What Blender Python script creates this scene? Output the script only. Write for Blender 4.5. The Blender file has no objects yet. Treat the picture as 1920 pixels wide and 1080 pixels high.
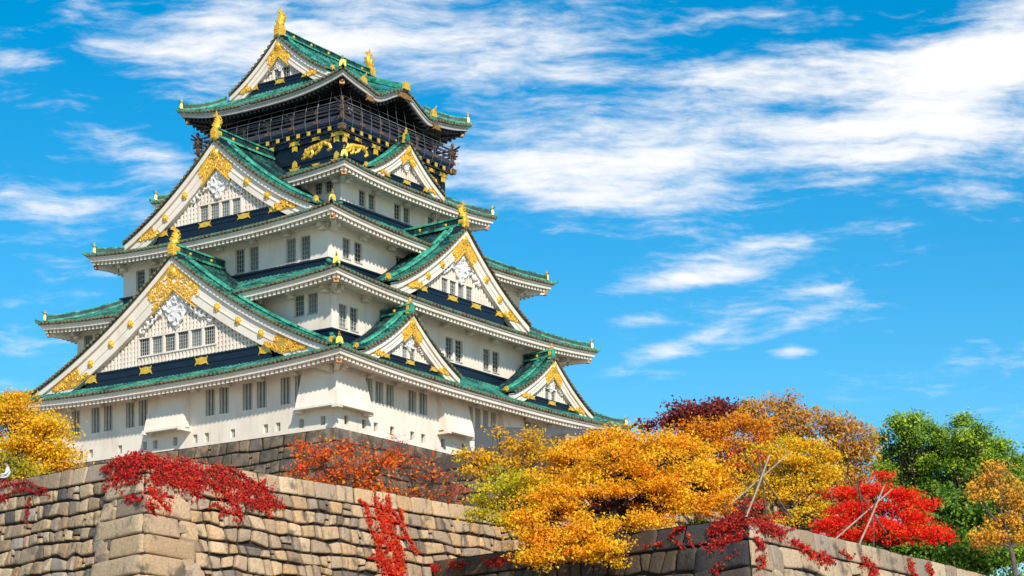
import bpy, math, random
import numpy as np
from mathutils import Vector, Matrix

# ------------------------------------------------------------------ camera, sky, sun
SC = bpy.context.scene
COL = SC.collection
F_PX, HOR, CAMZ = 3960.0, 1537.0, 1.6          # focal length and horizon in photo pixels, eye height
cam = bpy.data.objects.new('camera', bpy.data.cameras.new('camera'))
COL.objects.link(cam)
cam.location = (0, 0, CAMZ)
cam.rotation_euler = (math.radians(90), 0, 0)
cam.data.sensor_fit = 'HORIZONTAL'
cam.data.sensor_width = 36.0
cam.data.lens = 36.0 * F_PX / 1920.0
cam.data.shift_y = (HOR - 540.0) / 1920.0
cam.data.clip_start = 0.5
cam.data.clip_end = 9000.0
SC.camera = cam

SUN_DIR = Vector((0.33, -0.944, 0)).normalized()
SUN_EL = math.radians(36)
SUN_ROT = math.atan2(SUN_DIR.x, SUN_DIR.y)
sun = bpy.data.objects.new('sun', bpy.data.lights.new('sun', 'SUN'))
COL.objects.link(sun)
sun.data.energy = 4.0
sun.data.angle = math.radians(1.6)
sun.data.color = (1.0, 0.91, 0.77)
sv = Vector((SUN_DIR.x * math.cos(SUN_EL), SUN_DIR.y * math.cos(SUN_EL), math.sin(SUN_EL)))
sun.rotation_euler = sv.to_track_quat('Z', 'Y').to_euler()
SC.view_settings.view_transform = 'Standard'
SC.view_settings.look = 'None'
SC.view_settings.exposure = 0.32
SC.view_settings.gamma = 1.0
SC.view_settings.use_curve_mapping = False


class NT:
    """small node-tree helper"""
    def __init__(self, tree):
        self.t = tree
        self.n = tree.nodes
        self.l = tree.links

    def add(self, typ, **kw):
        n = self.n.new(typ)
        for k, v in kw.items():
            setattr(n, k, v)
        return n

    def put(self, sock, v):
        if isinstance(v, bpy.types.NodeSocket):
            self.l.new(v, sock)
        elif v is not None:
            if isinstance(v, (tuple, list)) and len(v) == 3 and sock.type == 'RGBA':
                v = (*v, 1)
            sock.default_value = v

    def math(self, op, a, b=None, c=None, clamp=False):
        n = self.add('ShaderNodeMath', operation=op, use_clamp=clamp)
        for i, v in enumerate((a, b, c)):
            if v is not None:
                self.put(n.inputs[i], v)
        return n.outputs[0]

    def mix(self, fac, a, b, mode='MIX'):
        n = self.add('ShaderNodeMix', data_type='RGBA', blend_type=mode)
        n.clamp_factor = True
        self.put(n.inputs[0], fac)
        self.put(n.inputs[6], a)
        self.put(n.inputs[7], b)
        return n.outputs[2]

    def mapping(self, vec, loc=(0, 0, 0), rot=(0, 0, 0), scale=(1, 1, 1), typ='POINT'):
        n = self.add('ShaderNodeMapping', vector_type=typ)
        self.put(n.inputs[0], vec)
        n.inputs[1].default_value = loc
        n.inputs[2].default_value = rot
        n.inputs[3].default_value = scale
        return n.outputs[0]

    def noise(self, vec, scale=5, detail=4, rough=0.5, dist=0.0):
        n = self.add('ShaderNodeTexNoise')
        self.put(n.inputs['Vector'], vec)
        n.inputs['Scale'].default_value = scale
        n.inputs['Detail'].default_value = detail
        n.inputs['Roughness'].default_value = rough
        n.inputs['Distortion'].default_value = dist
        return n.outputs['Fac']

    def rng(self, v, a, b, c=0.0, d=1.0, smooth=False):
        n = self.add('ShaderNodeMapRange')
        n.interpolation_type = 'SMOOTHSTEP' if smooth else 'LINEAR'
        self.put(n.inputs[0], v)
        for i, x in enumerate((a, b, c, d)):
            n.inputs[i + 1].default_value = x
        return n.outputs[0]


def build_world():
    w = bpy.data.worlds.new('World')
    SC.world = w
    w.use_nodes = True
    nt = NT(w.node_tree)
    nt.n.clear()
    out = nt.add('ShaderNodeOutputWorld')
    bg = nt.add('ShaderNodeBackground')
    bg.inputs[1].default_value = 0.15
    sky = nt.add('ShaderNodeTexSky', sky_type='NISHITA')
    sky.sun_disc = False
    sky.sun_elevation = SUN_EL
    sky.sun_rotation = SUN_ROT
    sky.air_density = 1.0
    sky.dust_density = 0.25
    sky.ozone_density = 2.0
    tc = nt.add('ShaderNodeTexCoord')
    sp = nt.add('ShaderNodeSeparateXYZ')
    nt.put(sp.inputs[0], tc.outputs['Generated'])
    dy = nt.math('MAXIMUM', sp.outputs[1], 0.25)
    tx = nt.math('DIVIDE', sp.outputs[0], dy)
    tz = nt.math('DIVIDE', sp.outputs[2], dy)
    cb = nt.add('ShaderNodeCombineXYZ')
    nt.put(cb.inputs[0], tx)
    nt.put(cb.inputs[1], tz)
    q = cb.outputs[0]
    # banks of cirrus and altocumulus, each an ellipse in azimuth and height: x, y, half length, half height, tilt, strength
    banks = [(1330, 285, 640, 84, 4, .50), (1800, 165, 360, 105, 27, .70), (1000, 310, 320, 56, -2, .40),
             (1010, 120, 560, 150, -3, .40), (760, 60, 400, 100, 0, .36), (1560, 130, 340, 66, 3, .46), (1500, 30, 150, 30, 0, .18),
             (330, 95, 220, 95, -18, .34), (520, 60, 270, 100, -5, .32), (1150, 380, 280, 46, -3, .46),
             (240, 275, 200, 46, -20, .50), (90, 390, 220, 60, -12, .60), (30, 110, 90, 26, -10, .40), (300, 350, 120, 40, -10, .2),
             (1370, 478, 270, 26, 9, .46), (1290, 523, 200, 20, 8, .72), (1200, 600, 100, 22, 4, .46), (1260, 655, 170, 24, 18, .56),
             (1215, 700, 110, 15, 4, .30), (1490, 660, 60, 15, 3, .5), (1670, 622, 25, 8, 0, .36), (1530, 545, 100, 16, 3, .34),
             (1480, 610, 200, 18, 20, .26), (15, 572, 40, 10, 0, .3), (1900, 70, 170, 100, 25, .46), (1890, 275, 170, 66, 8, .36), (1830, 638, 32, 7, 0, .3), (1750, 380, 200, 40, 12, .25)]
    acc = None
    for (px, py, rx, ry, tilt, amp) in banks:
        m = nt.mapping(q, ((px - 960) / F_PX, (HOR - py) / F_PX, 0), (0, 0, math.radians(tilt)),
                       (1.45 * rx / F_PX, 1.45 * ry / F_PX, 1), 'TEXTURE')
        ln = nt.add('ShaderNodeVectorMath', operation='LENGTH')
        nt.put(ln.inputs[0], m)
        v = nt.rng(ln.outputs['Value'], 1.0, 0.0, 0.0, amp, True)
        acc = v if acc is None else nt.math('ADD', acc, v)
    warp = nt.add('ShaderNodeTexNoise')
    nt.put(warp.inputs['Vector'], q)
    warp.inputs['Scale'].default_value = 22
    wv = nt.add('ShaderNodeVectorMath', operation='MULTIPLY_ADD')
    nt.put(wv.inputs[0], warp.outputs['Color'])
    wv.inputs[1].default_value = (.020, .012, 0)
    nt.put(wv.inputs[2], q)
    n1 = nt.noise(nt.mapping(wv.outputs[0], rot=(0, 0, math.radians(-5)), scale=(8.5, 58, 1)), 1.0, 9, .60)
    n2 = nt.noise(nt.mapping(wv.outputs[0], (3, 1, 0), (0, 0, math.radians(-4)), (27, 108, 1)), 1.0, 7, .62)
    n3 = nt.noise(nt.mapping(q, (1, 5, 0), (0, 0, math.radians(-10)), (5, 13, 1)), 1.0, 3, .5)
    s = nt.math('ADD', nt.math('MULTIPLY', nt.math('SUBTRACT', n1, .5), 1.5), nt.math('MULTIPLY', nt.math('SUBTRACT', n2, .5), 1.10))
    n4 = nt.noise(nt.mapping(wv.outputs[0], (7, 2, 0), (0, 0, math.radians(-8)), (80, 250, 1)), 1.0, 6, .65)
    s = nt.math('ADD', s, nt.math('MULTIPLY', nt.math('SUBTRACT', n3, .5), .6))
    s = nt.math('ADD', s, nt.math('MULTIPLY', nt.math('SUBTRACT', n4, .5), .55))
    s = nt.math('ADD', s, acc)
    dens = nt.rng(s, .06, .98, 0, .97, True)
    front = nt.rng(sp.outputs[2], .02, .1, 0, 1)
    dens = nt.math('MULTIPLY', dens, front)
    # deep polarised blue: the sky's own colours pushed away from grey
    hs = nt.add('ShaderNodeHueSaturation')
    hs.inputs['Hue'].default_value = 0.489
    hs.inputs['Saturation'].default_value = SKY_SAT
    hs.inputs['Value'].default_value = SKY_VAL
    nt.put(hs.inputs['Color'], sky.outputs[0])
    col = nt.mix(dens, hs.outputs[0], CLOUD)
    nt.put(bg.inputs[0], col)
    nt.l.new(bg.outputs[0], out.inputs[0])


SKY_SAT, SKY_VAL, CLOUD = 1.56, 0.80, (5.5, 5.5, 5.55)
build_world()


# ------------------------------------------------------------------ materials
def new_mat(name):
    m = bpy.data.materials.new(name)
    m.use_nodes = True
    nt = NT(m.node_tree)
    b = nt.n['Principled BSDF']
    return m, nt, b


def simple(name, col, rough=.6, metal=0.0, var=0.0, vscale=2.0, bump=0.0, bscale=8.0, spec=.5):
    m, nt, b = new_mat(name)
    b.inputs['Roughness'].default_value = rough
    b.inputs['Metallic'].default_value = metal
    b.inputs['Specular IOR Level'].default_value = spec
    co = nt.add('ShaderNodeTexCoord').outputs['Object']
    if var:
        n = nt.noise(co, vscale, 6, .6)
        f = nt.rng(n, .3, .7, 0, 1)
        nt.put(b.inputs['Base Color'], nt.mix(f, tuple(c * (1 - var) for c in col), tuple(min(1, c * (1 + var)) for c in col)))
    else:
        b.inputs['Base Color'].default_value = (*col, 1)
    if bump:
        bp = nt.add('ShaderNodeBump')
        bp.inputs['Strength'].default_value = bump
        bp.inputs['Distance'].default_value = .05
        nt.put(bp.inputs['Height'], nt.noise(co, bscale, 5, .6))
        nt.put(b.inputs['Normal'], bp.outputs[0])
    return m


def plaster_mat():
    m, nt, b = new_mat('white_plaster')
    co = nt.add('ShaderNodeTexCoord').outputs['Object']
    n = nt.noise(nt.mapping(co, scale=(.5, .5, .22)), 1.0, 7, .62)
    streak = nt.noise(nt.mapping(co, scale=(2.6, 2.6, .22)), 1.0, 7, .66)
    big = nt.rng(n, .42, .72, 0, 1, True)
    st = nt.rng(streak, .52, .78, 0, .8, True)
    c = nt.mix(nt.math('MULTIPLY', big, .75), (.85, .765, .665), (.72, .605, .49))
    c = nt.mix(nt.math('MULTIPLY', st, nt.math('ADD', nt.math('MULTIPLY', big, .75), .2)), c, (.40, .34, .26))
    nt.put(b.inputs['Base Color'], c)
    b.inputs['Roughness'].default_value = .75
    bp = nt.add('ShaderNodeBump')
    bp.inputs['Strength'].default_value = .12
    bp.inputs['Distance'].default_value = .03
    nt.put(bp.inputs['Height'], nt.noise(co, 6, 6, .6))
    nt.put(b.inputs['Normal'], bp.outputs[0])
    return m


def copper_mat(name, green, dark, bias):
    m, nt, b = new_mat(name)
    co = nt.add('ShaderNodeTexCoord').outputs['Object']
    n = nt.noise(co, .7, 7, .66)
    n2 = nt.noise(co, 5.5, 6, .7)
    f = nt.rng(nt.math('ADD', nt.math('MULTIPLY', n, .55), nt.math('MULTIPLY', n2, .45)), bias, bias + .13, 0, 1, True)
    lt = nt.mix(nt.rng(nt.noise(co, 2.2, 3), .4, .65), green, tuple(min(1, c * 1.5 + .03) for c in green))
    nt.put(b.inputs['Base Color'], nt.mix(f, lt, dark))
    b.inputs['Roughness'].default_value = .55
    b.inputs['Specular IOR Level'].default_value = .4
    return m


def gold_mat():
    m, nt, b = new_mat('gold_leaf')
    co = nt.add('ShaderNodeTexCoord').outputs['Object']
    n = nt.noise(co, 5, 4, .6)
    nt.put(b.inputs['Base Color'], nt.mix(nt.rng(n, .40, .70), (1.0, .65, .09), (.78, .38, .025)))
    b.inputs['Metallic'].default_value = .35
    b.inputs['Roughness'].default_value = .36
    return m


PLASTER = plaster_mat()
PLASTER2 = simple('carved_white_plaster', (.78, .76, .74), .7, 0, .12, 3)
GREEN = copper_mat('verdigris_copper_tile', (.024, .19, .135), (.005, .038, .040), .45)
GREEN_DK = copper_mat('dark_copper_valley', (.008, .055, .05), (.004, .012, .020), .44)  # darker copper between the raised tile rows and on ridge sides
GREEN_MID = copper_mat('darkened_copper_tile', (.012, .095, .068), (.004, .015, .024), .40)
GREEN_RIDGE = copper_mat('verdigris_ridge', (.03, .29, .18), (.006, .05, .048), .46)
GOLD = gold_mat()
GOLD_BROWN = simple('weathered_gilt', (.36, .17, .05), .5, .3, .5, 9)
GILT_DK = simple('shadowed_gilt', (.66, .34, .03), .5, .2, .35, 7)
TARNISH = simple('tarnished_gilt', (.20, .105, .045), .5, .3, .5, 9)
NAVY = simple('black_lacquer', (.006, .014, .030), .38, 0, .25, 1.5, spec=.45)
BLACK = simple('black_timber', (.006, .008, .011), .6)
GLASS, _nt, _b = new_mat('dark_window_glass')
_r = _nt.add('ShaderNodeObjectInfo').outputs['Random']
_n = _nt.noise(_nt.add('ShaderNodeTexCoord').outputs['Object'], 1.6, 3, .6)
_nt.put(_b.inputs['Base Color'], _nt.mix(_nt.rng(_nt.math('ADD', _r, _n), .7, 1.4), (.02, .028, .035), (.20, .25, .27)))  # paler panes: sky reflection mixed into the base colour
_b.inputs['Roughness'].default_value = .12
BARS = simple('grey_window_bar', (.42, .42, .38), .6, 0, .15, 3)
RAILW = simple('greyish_lilac_railing', (.05, .045, .06), .5, 0, .2, 3)
WIRE = simple('steel_cable', (.30, .32, .34), .4, .3)


# ------------------------------------------------------------------ mesh building
class MB:
    """collects faces; build() links them as ONE mesh object"""
    def __init__(self, xf=None):
        self.v, self.f, self.m, self.c = [], [], [], []
        self.xf = xf
        self.mi = 0
        self.col = None

    def vert(self, p):
        if self.xf:
            p = self.xf(*p)
        self.v.append((p[0], p[1], p[2]))
        if self.col is not None:
            self.c.append(self.col)
        return len(self.v) - 1

    def face(self, idx):
        self.f.append(tuple(idx))
        self.m.append(self.mi)

    def poly(self, pts):
        self.face([self.vert(p) for p in pts])

    def box(self, a0, a1, b0, b1, c0, c1):
        i = [self.vert((x, y, z)) for z in (c0, c1) for y in (b0, b1) for x in (a0, a1)]
        for q in ((0, 2, 3, 1), (4, 5, 7, 6), (0, 1, 5, 4), (2, 6, 7, 3), (0, 4, 6, 2), (1, 3, 7, 5)):
            self.face([i[k] for k in q])

    def hexa(self, p):
        """eight corners: bottom four, top four"""
        i = [self.vert(x) for x in p]
        for q in ((3, 2, 1, 0), (4, 5, 6, 7), (0, 1, 5, 4), (1, 2, 6, 5), (2, 3, 7, 6), (3, 0, 4, 7)):
            self.face([i[k] for k in q])

    def grid(self, rows, closed=False):
        """rows: list of equally long point lists"""
        idx = [[self.vert(p) for p in r] for r in rows]
        n = len(idx[0])
        for a, b in zip(idx[:-1], idx[1:]):
            for k in range(n if closed else n - 1):
                k2 = (k + 1) % n
                self.face((a[k], a[k2], b[k2], b[k]))
        return idx

    def prism(self, pts2, fn, d0, d1):
        """polygon extruded between depths d0 and d1; fn(u, w, d) -> point"""
        a = [self.vert(fn(u, w, d0)) for u, w in pts2]
        b = [self.vert(fn(u, w, d1)) for u, w in pts2]
        n = len(a)
        self.face(a[::-1])
        self.face(b)
        for k in range(n):
            k2 = (k + 1) % n
            self.face((a[k], a[k2], b[k2], b[k]))

    def tube(self, pts, rad, n=6, cap=True):
        pts = [Vector(p) for p in pts]
        if not isinstance(rad, (list, tuple)):
            rad = [rad] * len(pts)
        rows = []
        ref = Vector((.13, .31, .94)).normalized()
        for i, p in enumerate(pts):
            t = (pts[min(i + 1, len(pts) - 1)] - pts[max(i - 1, 0)])
            if t.length < 1e-9:
                t = Vector((0, 0, 1))
            t.normalize()
            a = t.cross(ref)
            if a.length < .15:
                a = t.cross(Vector((1, 0, 0)))
            a.normalize()
            b = t.cross(a)
            rows.append([p + (a * math.cos(2 * math.pi * k / n) + b * math.sin(2 * math.pi * k / n)) * rad[i] for k in range(n)])
        idx = self.grid(rows, True)
        if cap:
            self.face(idx[0][::-1])
            self.face(idx[-1])

    def ball(self, c, r, nu=8, nv=5):
        rx, ry, rz = r if isinstance(r, (tuple, list)) else (r, r, r)
        rows = []
        for j in range(nv + 1):
            th = math.pi * (.02 + .96 * j / nv)
            rows.append([(c[0] + rx * math.sin(th) * math.cos(2 * math.pi * k / nu), c[1] + ry * math.sin(th) * math.sin(2 * math.pi * k / nu),
                          c[2] + rz * math.cos(th)) for k in range(nu)])
        idx = self.grid(rows, True)
        self.face(idx[0][::-1])
        self.face(idx[-1])

    def build(self, name, mats, parent=None, smooth=False, loc=None):
        me = bpy.data.meshes.new(name)
        me.from_pydata(self.v, [], self.f)
        if not isinstance(mats, (list, tuple)):
            mats = [mats]
        for m in mats:
            me.materials.append(m)
        if len(mats) > 1:
            me.polygons.foreach_set('material_index', self.m)
        if self.c:
            at = me.attributes.new('tint', 'FLOAT_COLOR', 'POINT')
            at.data.foreach_set('color', np.array([(*c, 1.0) for c in self.c], dtype=np.float32).ravel())
        if smooth:
            me.polygons.foreach_set('use_smooth', [True] * len(me.polygons))
        me.update()
        o = bpy.data.objects.new(name, me)
        COL.objects.link(o)
        if parent:
            o.parent = parent
        if loc:
            o.location = loc
        return o


def tag(o, label=None, cat=None, group=None, kind=None):
    for k, v in (('label', label), ('category', cat), ('group', group), ('kind', kind)):
        if v:
            o[k] = v
    return o


def empty(name, loc=(0, 0, 0), rz=0.0, parent=None):
    o = bpy.data.objects.new(name, None)
    o.empty_display_size = .5
    COL.objects.link(o)
    o.location = loc
    o.rotation_euler = (0, 0, rz)
    if parent:
        o.parent = parent
    return o


def at(px, py, y):
    """photo pixel at depth y -> world point"""
    return Vector(((px - 960) / F_PX * y, y, CAMZ + (HOR - py) / F_PX * y))


def lerp(a, b, t):
    return a + (b - a) * t


# ------------------------------------------------------------------ the castle keep
YAW = 0.615
KEEP = empty('castle_keep', (-15.49, 176.0, 28.43 + CAMZ), -YAW)
tag(KEEP, 'tall white five-tiered castle keep with green copper roofs and gilded gables', 'castle')


def side(k):
    """frame of side k: (s along the face, o outward from the centre, z)"""
    return (lambda s, o, z: (s, -o, z), lambda s, o, z: (o, s, z), lambda s, o, z: (-s, o, z), lambda s, o, z: (-o, -s, z))[k]


LEFT, RIGHT = 0, 1
ROW = .42                                             # spacing of the tile rows
PROF = ((0, 0), (.22, 0), (.28, .085), (.5, .14), (.72, .085), (.78, 0))


def two_tone(mb, rows, lo=.12, hi=.88):
    """ridge of stacked tiles: pale cap tile and flange, dark stacked sides"""
    idx = [[mb.vert(p) for p in r] for r in rows]
    n = len(rows[0])
    for a, b in zip(idx[:-1], idx[1:]):
        for k in range(n - 1):
            mb.mi = 1 if k in (2, n - 4) or (n > 12 and k in (3, n - 5)) else 0
            mb.face((a[k], a[k + 1], b[k + 1], b[k]))
    mb.mi = 0
    mb.face(idx[0])
    mb.face(idx[-1])


class Roof:
    """skirt roof between an eave rectangle (A x B) and an inner rectangle"""
    def __init__(self, A, B, Ai, Bi, ze, zi, lift, bump=0.0):
        self.A, self.B, self.Ai, self.Bi, self.ze, self.zi, self.lift, self.bump = A, B, Ai, Bi, ze, zi, lift, bump

    def dims(self, k):
        return (self.A, self.B, self.Ai, self.Bi) if k % 2 == 0 else (self.B, self.A, self.Bi, self.Ai)

    def ez(self, s, k):
        a = self.dims(k)[0]
        z = self.ze + self.lift * min(1.15, abs(s / a)) ** 2.7
        if self.bump and k % 2 == 1:
            t = abs(s + .6 * (1 if k == 1 else -1)) / 3.5
            if t < 1.35:
                z += self.bump * (math.cos(math.pi * min(t, 1.0)) * .5 + .5) - .16 * max(0, 1 - abs(t - 1.05) / .3)
        return z

    def pt(self, s, v, k, h=0.0):
        a, o, ai, oi = self.dims(k)
        e = self.ez(s, k)
        p = .72 * v + .28 * v * v
        return (s, lerp(o, oi, v), e + (self.zi - e) * p + h)

    def tiles(self, parent):
        mb = MB()
        ends = mb
        for k in range(4):
            a, o, ai, oi = self.dims(k)
            mb.xf = side(k)
            n = int(2 * a / ROW)
            step = 2 * a / n
            cols = []
            for i in range(n):
                for u, h in PROF:
                    cols.append((-a + (i + u) * step, h))
            cols.append((a, 0))
            nv = 9
            prev = None
            for j, (s, h) in enumerate(cols):
                vm = min(1.0, (a - abs(s)) / max(1e-6, (a - ai)))
                pts = [self.pt(s, 0, k, -.13), ] + [self.pt(s, vm * q / nv, k, h) for q in range(nv + 1)]
                idx = [mb.vert(p) for p in pts]
                if prev is not None:
                    up = max(h, cols[j - 1][1])
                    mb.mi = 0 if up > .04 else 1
                    for q in range(nv + 1):
                        mb.face((prev[q], idx[q], idx[q + 1], prev[q + 1]))
                prev = idx
            mb.mi = 2
            for i in range(n):
                s = -a + (i + .5) * step
                z = self.ez(s, k)
                m = 7
                for (dz, r, oo) in ((.0, .105, .05),):
                    c = [(s + r * math.cos(2 * math.pi * t / m), o + oo, z + dz + r * math.sin(2 * math.pi * t / m)) for t in range(m)]
                    b = [(p[0], o - .06, p[2]) for p in c]
                    ia = [ends.vert(p) for p in c]
                    ib = [ends.vert(p) for p in b]
                    ends.face(ia)
                    for t in range(m):
                        ends.face((ia[t], ia[(t + 1) % m], ib[(t + 1) % m], ib[t]))
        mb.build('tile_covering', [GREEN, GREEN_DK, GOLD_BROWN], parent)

    def underside(self, parent, walls, mat_f, mat_r, dent=True):
        """white fascia, rafter ends and boarded soffit below the eave"""
        fa, ra, so = MB(), MB(), MB()
        for k in range(4):
            a, o, ai, oi = self.dims(k)
            wa, wo = (walls[0], walls[1]) if k % 2 == 0 else (walls[1], walls[0])
            xf = side(k)
            fa.xf = ra.xf = so.xf = xf
            n = 60
            lines = [(.10, -.11), (.10, -.24), (.20, -.27), (.22, -.50), (.42, -.52), (.42, -.30)]
            rows = []
            for (ins, dz) in lines:
                rows.append([(lerp(-(a - ins), a - ins, i / n), o - ins, self.ez(lerp(-a, a, i / n), k) + dz) for i in range(n + 1)])
            fa.grid(rows)
            # soffit from the fascia in to the wall
            r0, r1 = [], []
            for i in range(n + 1):
                t = lerp(-1, 1, i / n)
                s = t * (a - .40)
                r0.append((s, o - .40, self.ez(t * a, k) - .42))
                r1.append((t * (wa - .05), wo - .05, lerp(self.ez(t * a, k), self.ze, .6) + .05))
            so.grid([r0, r1])
            m = int(2 * (a - .6) / .44)
            for i in range(m + 1):
                s = lerp(-(a - .62), a - .62, i / m)
                t = s / (a - .4)
                z0 = self.ez(t * a, k) - .44
                inn = wo if abs(s) < wa else wo + (abs(s) - wa) * (o - wo) / max(.1, a - wa)
                zi = lerp(self.ez(t * a, k), self.ze, .6) + .02
                q = (o - .40 - inn) / max(.1, (o - .40 - wo))
                zi = lerp(z0, zi, q)
                w, h = .11, .29
                o0 = o - .36
                if o0 - inn < .15:
                    continue
                ra.hexa([(s - w, inn, zi - h), (s + w, inn, zi - h), (s + w, o0, z0 - h - .04), (s - w, o0, z0 - h - .04),
                         (s - w, inn, zi + .06), (s + w, inn, zi + .06), (s + w, o0, z0 + .1), (s - w, o0, z0 + .1)])
        fa.build('eave_fascia', mat_f, parent)
        so.build('soffit', mat_r, parent)
        ra.build('rafters', mat_r, parent)

    def hips(self, parent, beam_mat, corners=(0, 1, 2, 3), upper=True):
        """ridge along each corner, gilded end tile, flicked-up tip and corner beam"""
        for c in corners:
            mb = MB(side(c))
            a, o, ai, oi = self.dims(c)
            rows = []
            nn = 12
            ln = math.hypot(a - ai, o - oi)
            dx, dyy = (a - ai) / ln, (o - oi) / ln
            px_, py_ = -dyy, dx
            for i in range(nn + 1):
                v = lerp(.10, 1.0, i / nn)
                s = lerp(a, ai, v)
                p = self.pt(s, v, c)
                w = .20
                hh = .42 + .10 * (1 - v) ** 3
                z = p[2]
                rows.append([(p[0] + px_ * q * w, p[1] + py_ * q * w, z + hz) for q, hz in
                             ((1.25, -.05), (1.25, .16), (.9, .18), (.9, hh), (.45, hh + .12), (-.45, hh + .12), (-.9, hh), (-.9, .18), (-1.25, .16), (-1.25, -.05))])
            two_tone(mb, rows)
            # low tip ridge out to the corner
            rows = []
            for i in range(6):
                v = lerp(-.035, .12, i / 5)
                s = lerp(a, ai, v)
                p = self.pt(s, v, c)
                up = .16 * max(0, (1 - (i / 2.2))) ** 2
                wv = .05 + .11 * min(1, i / 2)
                rows.append([(p[0] + px_ * q * wv, p[1] + py_ * q * wv, p[2] + hz + up) for q, hz in ((1, -.06), (1, .12), (0, .2), (-1, .12), (-1, -.06))])
            idx = mb.grid(rows)
            mb.face(idx[0])
            mb.build('hip_ridge', [GREEN_RIDGE, GREEN_DK], parent)
            # gilded end plate with horn
            g = MB(side(c))
            p0 = self.pt(lerp(a, ai, .085), .085, c)

            def f3(u, w, d, p0=p0):
                return (p0[0] + px_ * u + dx * d, p0[1] + py_ * u + dyy * d, p0[2] + w)
            g.prism([(-.27, .14), (-.1, .20), (.1, .20), (.27, .14), (.25, .36), (.22, .52), (.10, .68), (-.10, .68), (-.22, .52), (-.25, .36)], f3, -.06, .08)
            g.prism([(-.12, .26), (.12, .26), (.10, .48), (-.10, .48)], f3, .08, .13)
            g.ball(f3(0, .80, 0), .10)
            g.ball(f3(0, .97, 0), .06)
            ro = g.build('ridge_end_tile', GOLD, parent)
            hn = MB(side(c))
            hn.tube([f3(0, .52, -.2), f3(0, .66, -.1), f3(0, .72, .1), f3(0, .9, .3)], [.06, .05, .035, .015], 5)
            hn.build('ridge_horn', GREEN_DK, parent)
            # corner beam under the eave
            b = MB(side(c))
            zz = self.ez(a, c)

            def f4(u, w, d):
                return (a + px_ * u + dx * d, o + py_ * u + dyy * d, zz + w)
            b.hexa([f4(-.17, -1.02, -.75), f4(.17, -1.02, -.75), f4(.17, -1.25, -2.6), f4(-.17, -1.25, -2.6),
                    f4(-.17, -.60, -.75), f4(.17, -.60, -.75), f4(.17, -.7, -2.6), f4(-.17, -.7, -2.6)])
            b.build('corner_beam', beam_mat, parent)
            e = MB(side(c))
            e.hexa([f4(-.2, -1.06, -.72), f4(.2, -1.06, -.72), f4(.2, -1.08, -.98), f4(-.2, -1.08, -.98),
                    f4(-.2, -.58, -.72), f4(.2, -.58, -.72), f4(.2, -.6, -.98), f4(-.2, -.6, -.98)])
            e.ball(f4(0, -.82, -.71), (.12, .12, .12), 6, 4)
            e.build('beam_cap', GOLD_BROWN if beam_mat is PLASTER else GOLD_BROWN, parent)


def roof_part(r, walls, mat_f, mat_r, beam, corners=(0, 1, 2, 3)):
    e = empty('tier_roof', parent=KEEP)
    r.tiles(e)
    r.underside(e, walls, mat_f, mat_r)
    r.hips(e, beam, corners)
    return e


W1, W2, W3, W4, W5 = (15.5, 17.2), (13.42, 15.26), (10.88, 12.6), (8.25, 7.95), (7.2, 6.72)
R1 = Roof(17.78, 19.45, 13.42, 15.26, 4.69, 7.05, .55)
R2 = Roof(15.74, 17.35, 10.88, 12.6, 11.13, 13.45, .60)
R3 = Roof(13.0, 14.73, 8.25, 7.95, 16.83, 19.3, .55)
R4 = Roof(10.31, 9.99, 7.2, 6.72, 21.9, 23.5, .45)
R5 = Roof(8.86, 8.44, 6.0, 5.6, 29.15, 30.95, .90, 1.25)
for r_, w_ in ((R1, W1), (R2, W2), (R3, W3), (R4, W4)):
    roof_part(r_, w_, PLASTER, PLASTER, PLASTER)
PALE = simple('pale_grey_fascia', (.46, .44, .42), .6, 0, .15, 2)
roof_part(R5, (5.7, 5.3), PALE, BLACK, BLACK)


# ---- storey walls with real openings
def wall_box(name, dims, z0, z1, holes, mat=PLASTER, parent=KEEP, depth=.30):
    """four faces; holes = {side: [(s0, s1, z0, z1), ...]} are cut through, with reveals"""
    mb = MB()
    for k in range(4):
        a, o = dims if k % 2 == 0 else dims[::-1]
        mb.xf = side(k)
        hs = holes.get(k, [])
        xs = sorted({-a, a, *[h[0] for h in hs], *[h[1] for h in hs]})
        zs = sorted({z0, z1, *[h[2] for h in hs], *[h[3] for h in hs]})
        for x0, x1 in zip(xs[:-1], xs[1:]):
            for y0, y1 in zip(zs[:-1], zs[1:]):
                xc, yc = (x0 + x1) / 2, (y0 + y1) / 2
                if any(h[0] < xc < h[1] and h[2] < yc < h[3] for h in hs):
                    continue
                mb.poly([(x0, o, y0), (x1, o, y0), (x1, o, y1), (x0, o, y1)])
        for (s0, s1, a0, a1) in hs:
            i = o - depth
            mb.poly([(s0, o, a0), (s1, o, a0), (s1, i, a0), (s0, i, a0)])
            mb.poly([(s0, o, a1), (s1, o, a1), (s1, i, a1), (s0, i, a1)])
            mb.poly([(s0, o, a0), (s0, o, a1), (s0, i, a1), (s0, i, a0)])
            mb.poly([(s1, o, a0), (s1, o, a1), (s1, i, a1), (s1, i, a0)])
    mb.xf = None
    return mb.build(name, mat, parent)


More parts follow.
